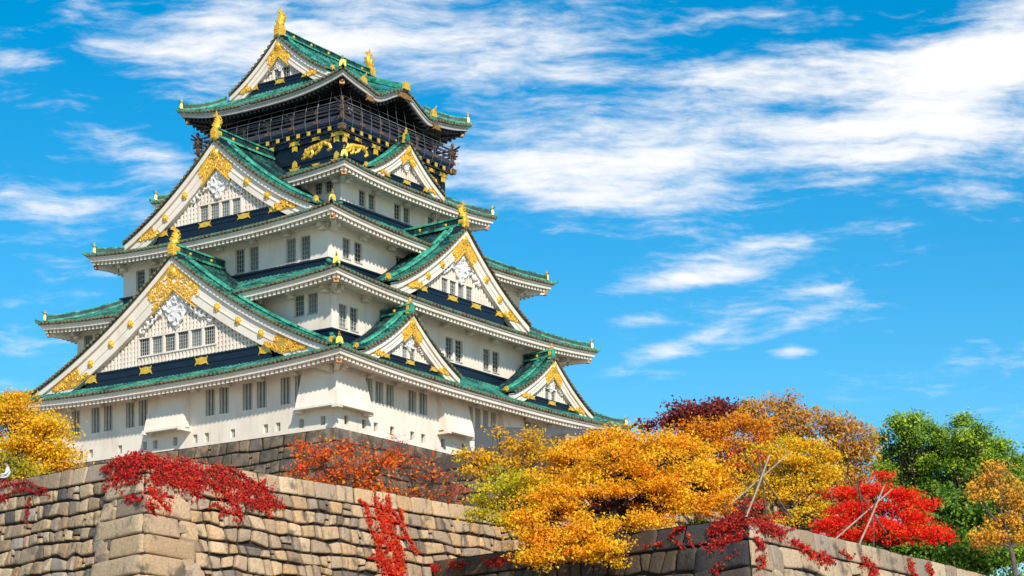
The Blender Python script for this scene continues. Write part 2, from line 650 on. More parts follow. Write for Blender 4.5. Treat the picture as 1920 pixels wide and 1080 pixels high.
def window(k, o, s0, s1, z0, z1, style, parent, depth=.28):
    """pane deep in the opening with its bars in front"""
    w = MB(side(k))
    i = o - depth
    if style == 'slat':
        n = max(3, int(round((s1 - s0) / .30)))
        for j in range(n):
            c = s0 + (j + .5) * (s1 - s0) / n
            w.box(c - .086, c + .086, i + .04, i + .20, z0, z1)
    elif style == 'slit':
        c = (s0 + s1) / 2
        w.box(s0 + .02, c - .02, i + .02, i + .10, z0, z1)
    else:
        nx = max(3, int(round((s1 - s0) / .28)))
        nz = max(3, int(round((z1 - z0) / .34)))
        for j in range(nx + 1):
            c = lerp(s0 + .02, s1 - .02, j / nx)
            w.box(c - .022, c + .022, i + .04, i + .10, z0, z1)
        for j in range(nz + 1):
            c = lerp(z0 + .02, z1 - .02, j / nz)
            w.box(s0, s1, i + .05, i + .09, c - .022, c + .022)
        w.box(s0, s1, o - .06, o + .05, z0 - .09, z0 - .003)
    win = w.build('loophole' if style == 'slit' else 'window', BARS, parent)
    p = MB(side(k))
    p.poly([(s0 - .02, i + .01, z0 - .02), (s1 + .02, i + .01, z0 - .02), (s1 + .02, i + .01, z1 + .02), (s0 - .02, i + .01, z1 + .02)])
    p.build('pane', GLASS, win)
    return win


def pair(c, w, gap, n=2):
    """n lights centred on c, total width w"""
    lw = (w - gap * (n - 1)) / n
    return [(c - w / 2 + i * (lw + gap), c - w / 2 + i * (lw + gap) + lw) for i in range(n)]


S1 = []
for c in (11.35, 7.6, 3.8, -4.72, -8.56, -12.22):
    S1 += [(LEFT, a, b, 2.22, 4.22, 'slat') for a, b in pair(c, 2.4, .42)]
for c, w, n in ((-12.2, 3.5, 3), (-7.55, 2.4, 2), (.75, 3.9, 4), (7.8, 2.4, 2), (12.2, 3.5, 3)):
    S1 += [(RIGHT, a, b, 2.55, 4.15, 'slat') for a, b in pair(c, w, .30, n)]
for c in (-10.95, -9.82, -6.56, -3.86, -2.71, -.59, 1.53, 2.71, 5.39, 8.69, 9.92, 12.18, 14.25):
    S1.append((LEFT, c - .23, c + .23, .30, .95, 'slit'))
for c in (-16.0, -13.96, -12.6, -10.65, -8.19, -6.84, -4.34, -1.65, .2, 3.1):
    S1.append((RIGHT, c - .25, c + .25, .38, 1.05, 'slit'))
S2 = []
for c in (10.95, 4.7, -2.9, -11.5):
    S2 += [(LEFT, a, b, 9.18, 10.7, 'grid') for a, b in pair(c, 2.3, .3)]
for c in (-13.24, -6.0, -.14, 4.93, 12.0):
    S2 += [(RIGHT, a, b, 8.15, 9.85, 'grid') for a, b in pair(c, 2.25, .3)]
S3 = []
for c in (7.87, 2.62, -2.6, -8.2):
    S3 += [(LEFT, a, b, 14.2, 16.02, 'grid') for a, b in pair(c, 2.46, .48)]
for c in (-9.72, -3.2, 3.2, 9.72):
    S3 += [(RIGHT, a, b, 14.42, 15.94, 'grid') for a, b in pair(c, 2.36, .45)]
S4 = []
for c in (6.45, -6.45):
    S4 += [(LEFT, a, b, 20.75, 21.75, 'grid') for a, b in pair(c, 1.9, .3)]
for c in (-4.72, -.25, 4.2):
    S4 += [(RIGHT, a, b, 20.06, 21.3, 'grid') for a, b in pair(c, 2.07, .36)]
for dims, z0, z1, lst in ((W1, 0, 5.2, S1), (W2, 6.6, 11.6, S2), (W3, 13.0, 17.3, S3), (W4, 18.8, 22.4, S4)):
    hs = {}
    for (k, a, b, c, d, st) in lst:
        hs.setdefault(k, []).append((a, b, c, d))
    wl = wall_box('storey_wall', dims, z0, z1, hs)
    for (k, a, b, c, d, st) in lst:
        window(k, dims[1] if k == LEFT else dims[0], a, b, c, d, st, KEEP)
# wall-plate beams and brackets right under the eaves
for dims, z in ((W1, 4.62), (W2, 10.95), (W3, 16.6), (W4, 21.75)):
    mb = MB()
    for k in range(4):
        a, o = dims if k % 2 == 0 else dims[::-1]
        mb.xf = side(k)
        mb.box(-a - .12, a + .12, o + .002, o + .13, z - .18, z + .16)
        n = int(a * 2 / 3.2)
        for i in range(n + 1):
            s = lerp(-a + .3, a - .3, i / n)
            mb.box(s - .16, s + .16, o + .132, o + .85, z - .32, z + .02)
            mb.box(s - .24, s + .24, o + .132, o + .5, z - .5, z - .322)
    mb.build('bracket_beam', PLASTER, KEEP)
# dark flashing bands where each wall meets the roof below
for dims, z0, z1 in ((W2, 7.0, 7.85), (W3, 13.35, 14.02), (W4, 19.2, 19.85)):
    mb = MB()
    for k in range(4):
        a, o = dims if k % 2 == 0 else dims[::-1]
        mb.xf = side(k)
        mb.box(-a - .16, a + .16, o + .004, o + .16, z0 - .5, z1)
        mb.box(-a - .24, a + .24, o + .162, o + .26, z1 - .16, z1 - .02)
        mb.box(-a - .2, a + .2, o + .162, o + .23, z0 - .4, z0 + .12)
    mb.build('flashing_band', NAVY, KEEP)


# ---- stone-drop bays hanging off the first storey
def drop_bay(k, s0, s1, o, zb, zt, out):
    e = MB(side(k))
    p = .05
    e.hexa([(s0, o + .003, zb), (s1, o + .003, zb), (s1, o + out, zb), (s0, o + out, zb),
            (s0 + p, o + .003, zt), (s1 - p, o + .003, zt), (s1 - p, o + .16, zt), (s0 + p, o + .16, zt)])
    b = e.build('stone_drop_bay', PLASTER, KEEP)
    t = MB(side(k))
    t.box(s0 - .12, s1 + .12, o + out - .30, o + out + .07, zb - .16, zb - .003)
    for s in (s0 + .05, s1 - .05):
        t.box(s - .17, s + .17, o + .004, o + out + .2, zb - .34, zb - .163)
    t.build('bay_sill', PLASTER, b)


drop_bay(LEFT, -3.0, 1.0, 17.2, 1.55, 4.62, .95)
drop_bay(RIGHT, -5.0, -1.45, 15.5, 1.62, 4.62, .95)
drop_bay(RIGHT, 3.0, 6.1, 15.5, 1.62, 4.62, .95)
for sx, sy in ((1, -1), (1, 1), (-1, -1)):           # corner bays wrap two faces
    mb = MB()
    A, B = W1
    L = 3.25
    out = .8
    zb, zt = 1.62, 4.62
    bot = [(sx * (A - L), sy * (B + out)), (sx * (A + out), sy * (B + out)), (sx * (A + out), sy * (B - L)), (sx * (A - L), sy * (B - L))]
    top = [(sx * (A - L + .2), sy * (B + .12)), (sx * (A + .12), sy * (B + .12)), (sx * (A + .12), sy * (B - L + .2)), (sx * (A - L + .2), sy * (B - L + .2))]
    ib = [mb.vert((x, y, zb)) for x, y in bot]
    it = [mb.vert((x, y, zt)) for x, y in top]
    for q in range(4):
        q2 = (q + 1) % 4
        mb.face((ib[q], ib[q2], it[q2], it[q]))
    mb.face(ib)
    mb.face(it)
    b = mb.build('stone_drop_bay', PLASTER, KEEP)
    t = MB()
    x0, x1 = sorted((sx * (A - L - .1), sx * (A + out + .07)))
    y0, y1 = sorted((sy * (B + out - .3), sy * (B + out + .07)))
    t.box(x0, x1, y0, y1, zb - .16, zb - .003)
    y0, y1 = sorted((sy * (B - L - .1), sy * (B + out - .302)))
    x0, x1 = sorted((sx * (A + out - .3), sx * (A + out + .07)))
    t.box(x0, x1, y0, y1, zb - .16, zb - .003)
    for (cx_, cy_) in ((sx * (A + out - .05), sy * (B + out - .05)), (sx * (A - L), sy * (B + out / 2)), (sx * (A + out / 2), sy * (B - L))):
        t.box(cx_ - .28, cx_ + .28, cy_ - .28, cy_ + .28, zb - .36, zb - .163)
    t.build('bay_sill', PLASTER, b)


# ---- gables
def curl(mb, fn, u, w, r, ang, tr, d=.05, turns=1.45, flip=1):
    """one scroll of carved or gilded ornament"""
    pts = []
    for i in range(9):
        t = i / 8
        a = ang + flip * turns * math.pi * t
        rr = r * (1 - .62 * t)
        pts.append(fn(u + rr * math.cos(a), w + rr * math.sin(a), d))
    mb.tube(pts, [tr * (1 - .35 * i / 8) for i in range(9)], 5, True)


def flower(mb, fn, u, w, r, d=0.0):
    n = 24
    pts = [(u + r * (.88 + .12 * math.cos(8 * 2 * math.pi * i / n)) * math.cos(2 * math.pi * i / n),
            w + r * (.88 + .12 * math.cos(8 * 2 * math.pi * i / n)) * math.sin(2 * math.pi * i / n)) for i in range(n)]
    mb.prism(pts, fn, d, d + .10)
    rows = [[fn(u + r * q * math.cos(2 * math.pi * i / 12), w + r * q * math.sin(2 * math.pi * i / 12), d + h) for i in range(12)]
            for q, h in ((.62, .10), (.5, .17), (.28, .19), (.22, .26), (.05, .28))]
    mb.grid(rows, True)


def ribbon(mb, fn, u, w, wd, h, d0, d1):
    """hourglass-shaped metal fitting"""
    a, b = wd / 2, h / 2
    mb.prism([(u - a, w - b), (u - .72 * a, w - .62 * b), (u, w - .85 * b), (u + .72 * a, w - .62 * b), (u + a, w - b), (u + .74 * a, w),
              (u + a, w + b), (u + .72 * a, w + .62 * b), (u, w + .85 * b), (u - .72 * a, w + .62 * b), (u - a, w + b), (u - .74 * a, w)], fn, d0, d1)


def fish_ornament(fn, u, z, sc, parent, back):
    """gilded fish standing on its head, tail up, on an arched pedestal; fn(u, w, d) with d outward"""
    g = MB()
    prof = [(-.40, 0), (.40, 0), (.44, .10), (.36, .22), (.40, .62), (.30, .92), (.12, 1.02), (-.12, 1.02), (-.30, .92), (-.40, .62), (-.36, .22), (-.44, .10)]
    P = lambda a, b, d: fn(u + a * sc, z + b * sc, d * sc)
    g.prism(prof, P, -.25, .38)
    g.prism([(-.31, .56), (.31, .56), (.23, .84), (.08, .93), (-.08, .93), (-.23, .84)], P, .381, .44)
    for i in range(5):
        g.prism([(-.24 + .11 * i, .12), (-.19 + .11 * i, .12), (-.19 + .11 * i, .56), (-.24 + .11 * i, .56)], P, .381, .42)
    for q in (.2, .38):
        g.prism([(-.27, q), (.27, q), (.27, q + .05), (-.27, q + .05)], P, .381, .43)
    g.build('pedestal', GOLD, parent)
    f = MB()
    path = [(.30, .98, .20, .20), (.16, 1.05, .30, .26), (-.06, 1.18, .33, .30), (-.20, 1.42, .28, .27), (-.24, 1.66, .22, .21),
            (-.16, 1.86, .15, .15), (-.05, 2.02, .09, .10), (-.02, 2.12, .05, .06)]
    rows = []
    for i, (d, w, ra, rb) in enumerate(path):
        d0, w0 = path[max(0, i - 1)][:2]
        d1, w1 = path[min(len(path) - 1, i + 1)][:2]
        tx, tw = d1 - d0, w1 - w0
        ln = math.hypot(tx, tw)
        nx, nw = -tw / ln, tx / ln
        rows.append([P(ra * math.cos(2 * math.pi * q / 10), w + nw * rb * math.sin(2 * math.pi * q / 10), d + nx * rb * math.sin(2 * math.pi * q / 10))
                     for q in range(10)])
    ix = f.grid(rows, True)
    f.face(ix[0])
    f.face(ix[-1])
    # tail lobes, dorsal spines, side fins and whiskered jaw

    def fin(pts, t, axis='u'):
        """flat fin in the (d, w) plane, thickness t"""
        if axis == 'u':
            f.prism(pts, lambda a, b, q: P(q, b, a), -t, t)
        else:
            f.prism(pts, lambda a, b, q: P(a, b, q), -.16 - t, -.16 + t)
    fin([(-.08, 1.92), (.06, 1.96), (.10, 2.2), (.02, 2.52), (-.09, 2.26)], .05)
    fin([(-.10, 1.90), (-.02, 2.08), (-.22, 2.22), (-.50, 2.14), (-.62, 1.90), (-.42, 2.0), (-.24, 1.96)], .05)
    fin([(.0, 2.0), (.08, 2.1), (.28, 2.16), (.42, 2.0), (.22, 2.02)], .045)
    for i, (d, w) in enumerate(((.22, 1.28), (.10, 1.5), (.02, 1.70))):
        fin([(d - .12, w - .08), (d + .22, w + .06), (d + .16, w + .16), (d - .14, w + .12)], .04)
    for s in (-1, 1):
        f.prism([(s * .24, 1.28), (s * .55, 1.36), (s * .62, 1.52), (s * .46, 1.50), (s * .24, 1.46)], P, -.10, -.02)
        f.prism([(s * .20, 1.58), (s * .40, 1.66), (s * .42, 1.80), (s * .2, 1.72)], P, -.26, -.18)
        f.prism([(s * .26, 1.02), (s * .46, .98), (s * .44, 1.12), (s * .28, 1.2)], P, -.02, .08)
    f.build('fish_ornament', GOLD, parent)


def ridge_tile(fn, u, z, sc, parent):
    """small gilded demon-tile plate with a ball finial"""
    g = MB()
    P = lambda a, b, d: fn(u + a * sc, z + b * sc, d * sc)
    g.prism([(-.42, 0), (-.20, .05), (.20, .05), (.42, 0), (.36, .3), (.34, .62), (.2, .9), (-.2, .9), (-.34, .62), (-.36, .3)], P, -.12, .14)
    g.prism([(-.2, .22), (.2, .22), (.2, .6), (.08, .74), (-.08, .74), (-.2, .6)], P, .141, .2)
    c = P(0, 1.08, .0)
    g.ball(c, .15 * sc)
    c = P(0, 1.3, .0)
    g.ball(c, .08 * sc)
    g.build('ridge_end_tile', GOLD, parent)


GABLES = []


def gable(k, s0, o, w, za, zb, ob, bw, lat, band, lights, orn, two_sided=False, holes=True):
    rnd = random.Random(int(o * 100 + s0 * 7 + k))
    G = empty('gable', parent=KEEP)
    F = side(k)
    H = za - zb
    sag = .33
    rz = lambda t: zb + H * (1 - t) * (1 - sag * t) if t <= 1 else zb - (t - 1) * H * (1 - sag)
    bwt = lambda t: lerp(bw * 1.05, bw * .84, t)
    fn = lambda u, z, d: F(u, o + d, z)
    small = w < 7
    sc = min(1.0, .45 + w / 16)
    fo = .62 * sc + .1                           # roof front overhang
    N = 28
    # --- tiled roof
    mb = MB(F)
    ends = mb
    L = math.hypot(w, H)
    nrow = int(L * 1.04 / ROW)
    strip = .95 * sc
    for sg in (-1, 1):
        prev = None
        for i in range(nrow):
            for (u, h) in PROF:
                t = 1.035 * (i + u) / nrow
                s = s0 + sg * w * t
                z = rz(t)
                p = [mb.vert((s, o + fo, z + .10)), mb.vert((s, o + fo, z + .26 + h * 1.1)), mb.vert((s, o + fo - strip, z + .30 + h * 1.1))]
                if prev:
                    mb.mi = 0 if max(h, prev[1]) > .04 else 1
                    for q in range(2):
                        mb.face((prev[0][q], p[q], p[q + 1], prev[0][q + 1]))
                prev = (p, h)
            t = 1.035 * (i + .5) / nrow
            s, z = s0 + sg * w * t, rz(t) + .24
            m, r = 7, .105
            ia = [ends.vert((s + r * math.cos(2 * math.pi * q / m), o + fo + .07, z + r * math.sin(2 * math.pi * q / m))) for q in range(m)]
            ib = [ends.vert((s + r * math.cos(2 * math.pi * q / m), o + fo - .05, z + r * math.sin(2 * math.pi * q / m))) for q in range(m)]
            mb.mi = 2
            ends.face(ia)
            for q in range(m):
                ends.face((ia[q], ia[(q + 1) % m], ib[(q + 1) % m], ib[q]))
        # rows running down the main slope, from behind the strip to the wall
        o1 = o + fo - strip
        n = max(2, int((o1 - ob) / ROW))
        rows = []
        mats = []
        for i in range(n):
            for (u, h) in PROF:
                oo = lerp(o1, ob, (i + u) / n)
                rows.append([(s0 + sg * w * 1.03 * q / 16, oo, rz(1.03 * q / 16) + .30 + h) for q in range(17)])
                mats.append(h)
        pv = None
        for r, h in zip(rows, mats):
            ix = [mb.vert(p) for p in r]
            if pv:
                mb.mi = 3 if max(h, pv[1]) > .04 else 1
                for q in range(16):
                    mb.face((pv[0][q], pv[0][q + 1], ix[q + 1], ix[q]))
            pv = (ix, h)
        # soffit under the front overhang
        mb.mi = 1
        mb.grid([[(s0 + sg * w * 1.03 * q / N, oo, rz(1.03 * q / N) + .09) for q in range(N + 1)] for oo in (o + fo, o - .3)])
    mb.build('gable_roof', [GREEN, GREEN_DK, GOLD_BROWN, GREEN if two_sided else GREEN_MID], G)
    # --- descending ridges next to the rake and the main ridge
    for j, (off, hh, ww) in enumerate(((strip + .28 * sc, .42 * sc, .24 * sc), (strip + .95 * sc, .30 * sc, .16 * sc))):
        for sg in (-1, 1):
            r = MB(F)
            rows = []
            for q in range(N + 1):
                t = lerp(.04, .97, q / N)
                s, z, oo = s0 + sg * w * t, rz(t) + .28, o + fo - off
                rows.append([(s, oo + ww, z), (s, oo + ww, z + hh * .6), (s, oo + ww * .6, z + hh), (s, oo - ww * .6, z + hh), (s, oo - ww, z + hh * .6), (s, oo - ww, z)])
            ix = [[r.vert(p) for p in rw_] for rw_ in rows]
            for ra_, rb_ in zip(ix[:-1], ix[1:]):
                for q in range(5):
                    r.mi = 1 if q in (0, 4) else 0
                    r.face((ra_[q], ra_[q + 1], rb_[q + 1], rb_[q]))
            r.mi = 0
            r.face(ix[-1])
            r.build('descending_ridge', [GREEN_RIDGE, GREEN_DK], G)
            if j == 0:
                e = MB()
                t = .985
                P = lambda a, b, d, sg=sg, t=t, off=off: F(s0 + sg * (w * t + d), o + fo - off + a, rz(t) + .22 + b)
                q = .8 * sc
                e.prism([(-.3 * q, 0), (.3 * q, 0), (.26 * q, .5 * q), (.12 * q, .8 * q), (-.12 * q, .8 * q), (-.26 * q, .5 * q)], P, -.08, .12)
                e.ball(P(0, .35 * q, .12), .13 * q)
                ro = e.build('ridge_end_tile', GOLD, G)
                hn = MB()
                hn.tube([P(0, .75 * q, -.1), P(0, .85 * q, .1), P(0, 1.0 * q, .26)], [.07, .05, .015], 5)
                hn.build('ridge_horn', BLACK, G)
    rg = MB(F)
    rw, rh = .34 * sc, .85 * sc
    rows = []
    zt = za + .22
    front = o + fo - .25
    back = ob if not two_sided else -(o + fo - .25)
    for oo in [lerp(front, back, i / 8) for i in range(9)]:
        e = .14 * sc * (abs((oo - back) / (front - back) * 2 - 1) if two_sided else (oo - back) / (front - back)) ** 2
        rows.append([(s0 + a * rw, oo, zt + b * rh + e) for a, b in ((-1.5, -.1), (-1.35, .12), (-1, .2), (-.95, .62), (-1.2, .66), (-1.1, .78), (-.5, .92), (0, 1.02),
                                                                   (.5, .92), (1.1, .78), (1.2, .66), (.95, .62), (1, .2), (1.35, .12), (1.5, -.1))])
    two_tone(rg, rows)
    rob = rg.build('main_ridge', [GREEN_RIDGE, GREEN_DK], G)
    nst = max(1, int(abs(front - back) / 2.3))
    for i in range(nst):
        oo = lerp(front - .9, back, (i + .3) / nst)
        for sg in (-1, 1):
            st = MB(F)
            st.ball((s0 + sg * rw * 1.0, oo, zt + rh * .42), (.1, .13, .13), 8, 4)
            st.build('ridge_stud', GOLD, G)
    # --- barge boards
    for sg in (-1, 1):
        b = MB(F)
        for (h0, h1, d1) in ((.10, -.40 * sc, fo - .16 * sc), (-.40 * sc, None, fo - .34 * sc)):
            rows = []
            for q in range(N + 1):
                t = 1.02 * q / N
                z = rz(t)
                zl = z + h1 if h1 is not None else z - bwt(t)
                s = s0 + sg * w * t
                rows.append([(s, o - .05, z + h0), (s, o + d1, z + h0), (s, o + d1, zl), (s, o - .05, zl)])
            ix = b.grid(rows)
            b.face(ix[-1])
        # bead along the middle of the board
        rows = []
        for q in range(N + 1):
            t = 1.02 * q / N
            z = rz(t) - bwt(t) * .62
            s = s0 + sg * w * t
            d = fo - .34 * sc
            rows.append([(s, o + d, z + .06 * sc), (s, o + d + .05, z + .05 * sc), (s, o + d + .05, z - .05 * sc), (s, o + d, z - .06 * sc)])
        b.grid(rows)
        b.build('bargeboard', PLASTER, G)
    # --- lattice panel with recessed back
    zl, hl = lat
    lb = MB(F)
    inner = lambda s: rz(min(1, abs(s - s0) / w)) - bwt(abs(s - s0) / w) + .15
    rd = .24
    ns = 40
    for i in range(ns):
        a, c = lerp(-hl * 1.1, hl * 1.1, i / ns), lerp(-hl * 1.1, hl * 1.1, (i + 1) / ns)
        za_, zc_ = max(zl - .2, inner(s0 + a)), max(zl - .2, inner(s0 + c))
        lb.poly([(s0 + a, o - rd, zl - .2), (s0 + c, o - rd, zl - .2), (s0 + c, o - rd, zc_), (s0 + a, o - rd, za_)])
    sp = .37 if w > 7 else .31
    nb = int(hl / sp)
    wz = None
    if lights:
        wc, wt, wn, wz0, wz1 = lights
        wz = (s0 + wc - wt / 2 - .12, s0 + wc + wt / 2 + .12, wz0 - .1, wz1 + .1)
    bw2 = sp * .25
    for i in range(-nb, nb + 1):
        s = s0 + i * sp
        zt_ = inner(s)
        if zt_ <= zl + .05:
            continue
        segs = [(zl - .1, zt_)]
        if wz and wz[0] < s < wz[1]:
            segs = [(zl - .1, wz[2]), (wz[3], zt_)]
        for a, c in segs:
            if c - a > .05:
                lb.box(s - bw2, s + bw2, o - rd + .01, o, a, c)
    zz = zl + sp * .5
    hd = .05 if holes else .15
    while zz < za:
        # horizontal bars clipped to the gable outline
        lo, hi = 0.0, 1.0
        for _ in range(24):
            m = (lo + hi) / 2
            if inner(s0 + w * m) > zz + .08:
                lo = m
            else:
                hi = m
        if lo <= 0.02:
            break
        x = min(w * lo, hl * 1.08)
        spans = [(s0 - x, s0 + x)]
        if wz and wz[2] - .05 < zz < wz[3] + .05:
            spans = [(s0 - x, wz[0]), (wz[1], s0 + x)]
        for a, c in spans:
            if c - a > .1:
                lb.box(a, c, o - rd + .005, o - hd, zz - sp * .20, zz + sp * .20)
        zz += sp
    lb.build('lattice_panel', PLASTER, G)
    # --- windows
    if lights:
        fr = MB(F)
        a, c, z0, z1 = wz
        fr.box(a - .05, c + .05, o - .12, o + .07, z0 - .10, z0 + .02)
        fr.box(a - .05, c + .05, o - .12, o + .07, z1 - .02, z1 + .10)
        ls = pair(s0 + wc, wt, .24, wn)
        edges = [a - .05] + [x for l in ls for x in l] + [c + .05]
        for q in range(0, len(edges), 2):
            fr.box(edges[q], edges[q + 1], o - .12, o + .05, z0 + .021, z1 - .021)
        fr.build('window_frame', PLASTER, G)
        for a, c in ls:
            g = MB(F)
            g.mi = 1
            g.poly([(a, o - .11, z0), (c, o - .11, z0), (c, o - .11, z1), (a, o - .11, z1)])
            g.mi = 0
            nx, nz = max(3, int((c - a) / .2)), max(3, int((z1 - z0) / .24))
            for j in range(1, nx):
                x = lerp(a, c, j / nx)
                g.box(x - .018, x + .018, o - .10, o - .06, z0, z1)
            for j in range(1, nz):
                z = lerp(z0, z1, j / nz)
                g.box(a, c, o - .095, o - .07, z - .018, z + .018)
            g.build('window', [BARS, GLASS], G)
    # --- dark base band with gilt fittings
    z0, z1, hb = band
    bd = MB(F)
    bd.box(s0 - hb, s0 + hb, o - .2, o + .14, z0 - .9, z1)
    bd.box(s0 - hb, s0 + hb, o + .142, o + .22, z1 - .14, z1 - .02)
    bd.box(s0 - hb, s0 + hb, o + .142, o + .19, z0 + (z1 - z0) * .30, z0 + (z1 - z0) * .36)
    bd.build('base_band', NAVY, G)
    hbnd = z1 - z0
    for q in orn['band']:
        pl = MB()
        ribbon(pl, fn, s0 + q * hb, z0 + hbnd * .52, 1.35 * sc, hbnd * .72, .145, .24)
        pl.build('band_fitting', GOLD, G)
    dfront = fo - .34 * sc
    # --- gilt scrollwork at the two barge ends
    for sg in (-1, 1):
        g = MB()
        poly = []
        t0, t1 = orn['end']
        low = lambda t: max(rz(t) - bwt(t) * .97, zb + .06)
        tm = t0 + .09
        for q in range(7):
            t = lerp(tm, t1, q / 6)
            poly.append((s0 + sg * w * t, rz(t) - .46 * sc))
        for q in range(7):
            t = lerp(t1, t0, q / 6)
            poly.append((s0 + sg * w * t, min(rz(t) - .47 * sc, low(t))))
        poly.append((s0 + sg * w * (t0 + .03), rz(t0 + .03) - bwt(t0) * .74))
        poly.append((s0 + sg * w * (t0 + .07), rz(t0 + .07) - bwt(t0) * .70))
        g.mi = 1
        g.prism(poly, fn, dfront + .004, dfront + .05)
        g.mi = 0
        for q in range(int(34 * sc)):
            t = lerp(t0 + .02, t1 - .02, rnd.random() ** 1.2)
            hi = .5 * sc if t > tm else bwt(t) * .74
            zu, zl_ = rz(t) - hi - .1 * sc, low(t) + .1 * sc
            if zu < zl_:
                continue
            curl(g, fn, s0 + sg * w * t, lerp(zl_, zu, rnd.random()), rnd.uniform(.13, .24) * sc, rnd.uniform(0, 6.28), .058 * sc, dfront + .07, 1.5, rnd.choice((-1, 1)))
        # small scroll on the band beside it
        ribbon(g, fn, s0 + sg * (hb - .62 * sc), z0 + hbnd * .55, 1.3 * sc, hbnd * .8, .145, .25)
        g.build('barge_end_scroll', [GOLD, GILT_DK], G)
    # --- chevron crest with its flower
    g = MB()
    ct = orn['crest']
    for sg in (-1, 1):
        poly = [(s0, za - .46 * sc)]
        for q in range(1, 6):
            t = ct * 1.25 * q / 5
            poly.append((s0 + sg * w * t, rz(t) - .46 * sc))
        poly.append((s0 + sg * w * ct * .95, rz(ct * .95) - bwt(0) * .48))
        poly.append((s0 + sg * w * ct * 1.08, rz(ct * 1.08) - bwt(0) * .98))
        for q in range(5, -1, -1):
            t = ct * .98 * q / 5
            poly.append((s0 + sg * w * t, rz(t) - bwt(0) * 1.10))
        for q in range(int(88 * sc)):
            t = rnd.uniform(.0, ct * 1.14)
            zlo = bwt(0) * (1.02 if t < ct * .95 else .6)
            z = rz(t) - lerp(.54 * sc, zlo, rnd.random())
            curl(g, fn, s0 + sg * w * t, z, rnd.uniform(.13, .24) * sc, rnd.uniform(0, 6.28), .05 * sc, dfront + .05, 1.55, rnd.choice((-1, 1)))
        # rim along the upper edge
        g.tube([fn(s0 + sg * w * ct * 1.2 * q / 6, rz(ct * 1.2 * q / 6) - .5 * sc, dfront + .05) for q in range(7)], .055 * sc, 5)
        # rim along the lower edge
        g.tube([fn(s0 + sg * w * ct * 1.05 * q / 6, rz(ct * 1.05 * q / 6) - bwt(0) * 1.08, dfront + .06) for q in range(7)], .07 * sc, 5)
    flower(g, fn, s0, za - bw * .50, .52 * sc, dfront + .06)
    g.build('gilt_crest', [GOLD, GILT_DK], G)
    # --- flower studs along the boards
    for t in orn['studs']:
        for sg in (-1, 1):
            g = MB()
            flower(g, fn, s0 + sg * w * t, rz(t) - bwt(t) * .58, .33 * sc, dfront + .004)
            g.build('barge_stud', GOLD, G)
    # --- carved white pendant under the crest
    g = MB()
    zc = za - bw * 1.12
    q = orn.get('pend', 1.0) * sc
    dd = .06
    g.prism([(s0 - .5 * q, zc + .1), (s0 + .5 * q, zc + .1), (s0 + .95 * q, zc - .75 * q), (s0 + .82 * q, zc - 1.25 * q), (s0 + .45 * q, zc - 1.6 * q),
             (s0 + .2 * q, zc - 2.0 * q), (s0, zc - 2.15 * q), (s0 - .2 * q, zc - 2.0 * q), (s0 - .45 * q, zc - 1.6 * q), (s0 - .82 * q, zc - 1.25 * q), (s0 - .95 * q, zc - .75 * q)],
            fn, .0, .12)
    for (a, c) in ((0, -.45), (.42, -.95), (-.42, -.95), (.3, -1.45), (-.3, -1.45), (0, -1.8), (.7, -.75), (-.7, -.75)):
        curl(g, fn, s0 + a * q, zc + c * q, .30 * q, rnd.uniform(0, 6), .085 * q, .16, 1.7, 1 if a > 0 else -1)
    flower(g, fn, s0, zc - .45 * q, .34 * q, .10)
    for sg in (-1, 1):
        for i in range(7):
            t = lerp(.07, .07 + .17 * min(1.2, 1.0 / max(.6, w / 15)), i / 6)
            curl(g, fn, s0 + sg * w * t, rz(t) - bwt(t) - .28 * q + .1, lerp(.40, .20, i / 6) * q, rnd.uniform(0, 6), .095 * q, .12, 1.6, sg)
    g.build('carved_pendant', PLASTER2, G)
    # --- ridge-end figure
    zr = za + .12
    for dd_ in ((1, -1) if two_sided else (1,)):
        ofn = fn if dd_ == 1 else (lambda u, z, d: F(u, -(o + d), z))
        F2 = lambda u, z, d, ofn=ofn: ofn(u, z, d + fo - .45)
        if orn['fish']:
            # dark stacked tiles under the pedestal
            pb = MB()
            pb.prism([(s0 - .95 * sc, zr - .55), (s0 + .95 * sc, zr - .55), (s0 + .62 * sc, zr + .06), (s0 - .62 * sc, zr + .06)], F2, -.5, .22)
            pb.build('ridge_base_tiles', NAVY, G)
            fish_ornament(F2, s0, zr + .02, orn['fish'], G, 0)
        else:
            ridge_tile(F2, s0, zr, .95, G)
    return G


gable(LEFT, 0, 17.6, 15.2, 14.47, 5.75, 12.5, 2.1, (6.76, 9.3), (5.82, 6.76, 9.8), (0, 8.0, 6, 7.6, 8.75),
      dict(band=(-.32, .28), end=(.60, .88), crest=.148, studs=(.30, .44, .59), fish=.98, pend=1.4))
gable(LEFT, 0, 12.93, 9.65, 24.56, 18.05, 6.9, 1.72, (18.68, 6.2), (18.0, 18.68, 6.6), (.15, 4.3, 4, 18.78, 19.85),
      dict(band=(-.2, .42), end=(.62, .89), crest=.148, studs=(.34, .56), fish=.92, pend=1.2))
gable(LEFT, 0, 5.6, 5.15, 34.9, 31.15, -5.6, 1.25, (31.72, 2.8), (31.15, 31.72, 3.3), (.1, 1.7, 2, 31.82, 32.5),
      dict(band=(0,), end=(.56, .86), crest=.2, studs=(), fish=.98, pend=.75), two_sided=True)
gable(RIGHT, 0, 13.94, 8.65, 18.39, 12.4, 8.3, 1.5, (13.05, 5.4), (12.4, 13.05, 5.8), (-.5, 4.1, 4, 13.15, 14.1),
      dict(band=(-.22, .32), end=(.62, .89), crest=.148, studs=(.34, .55), fish=.9, pend=1.25), holes=False)
gable(RIGHT, -.2, 8.5, 4.6, 26.13, 23.0, 7.3, 1.0, (23.36, 2.7), (22.85, 23.36, 3.1), None,
      dict(band=(0,), end=(.58, .88), crest=.17, studs=(), fish=0, pend=.7), holes=False)
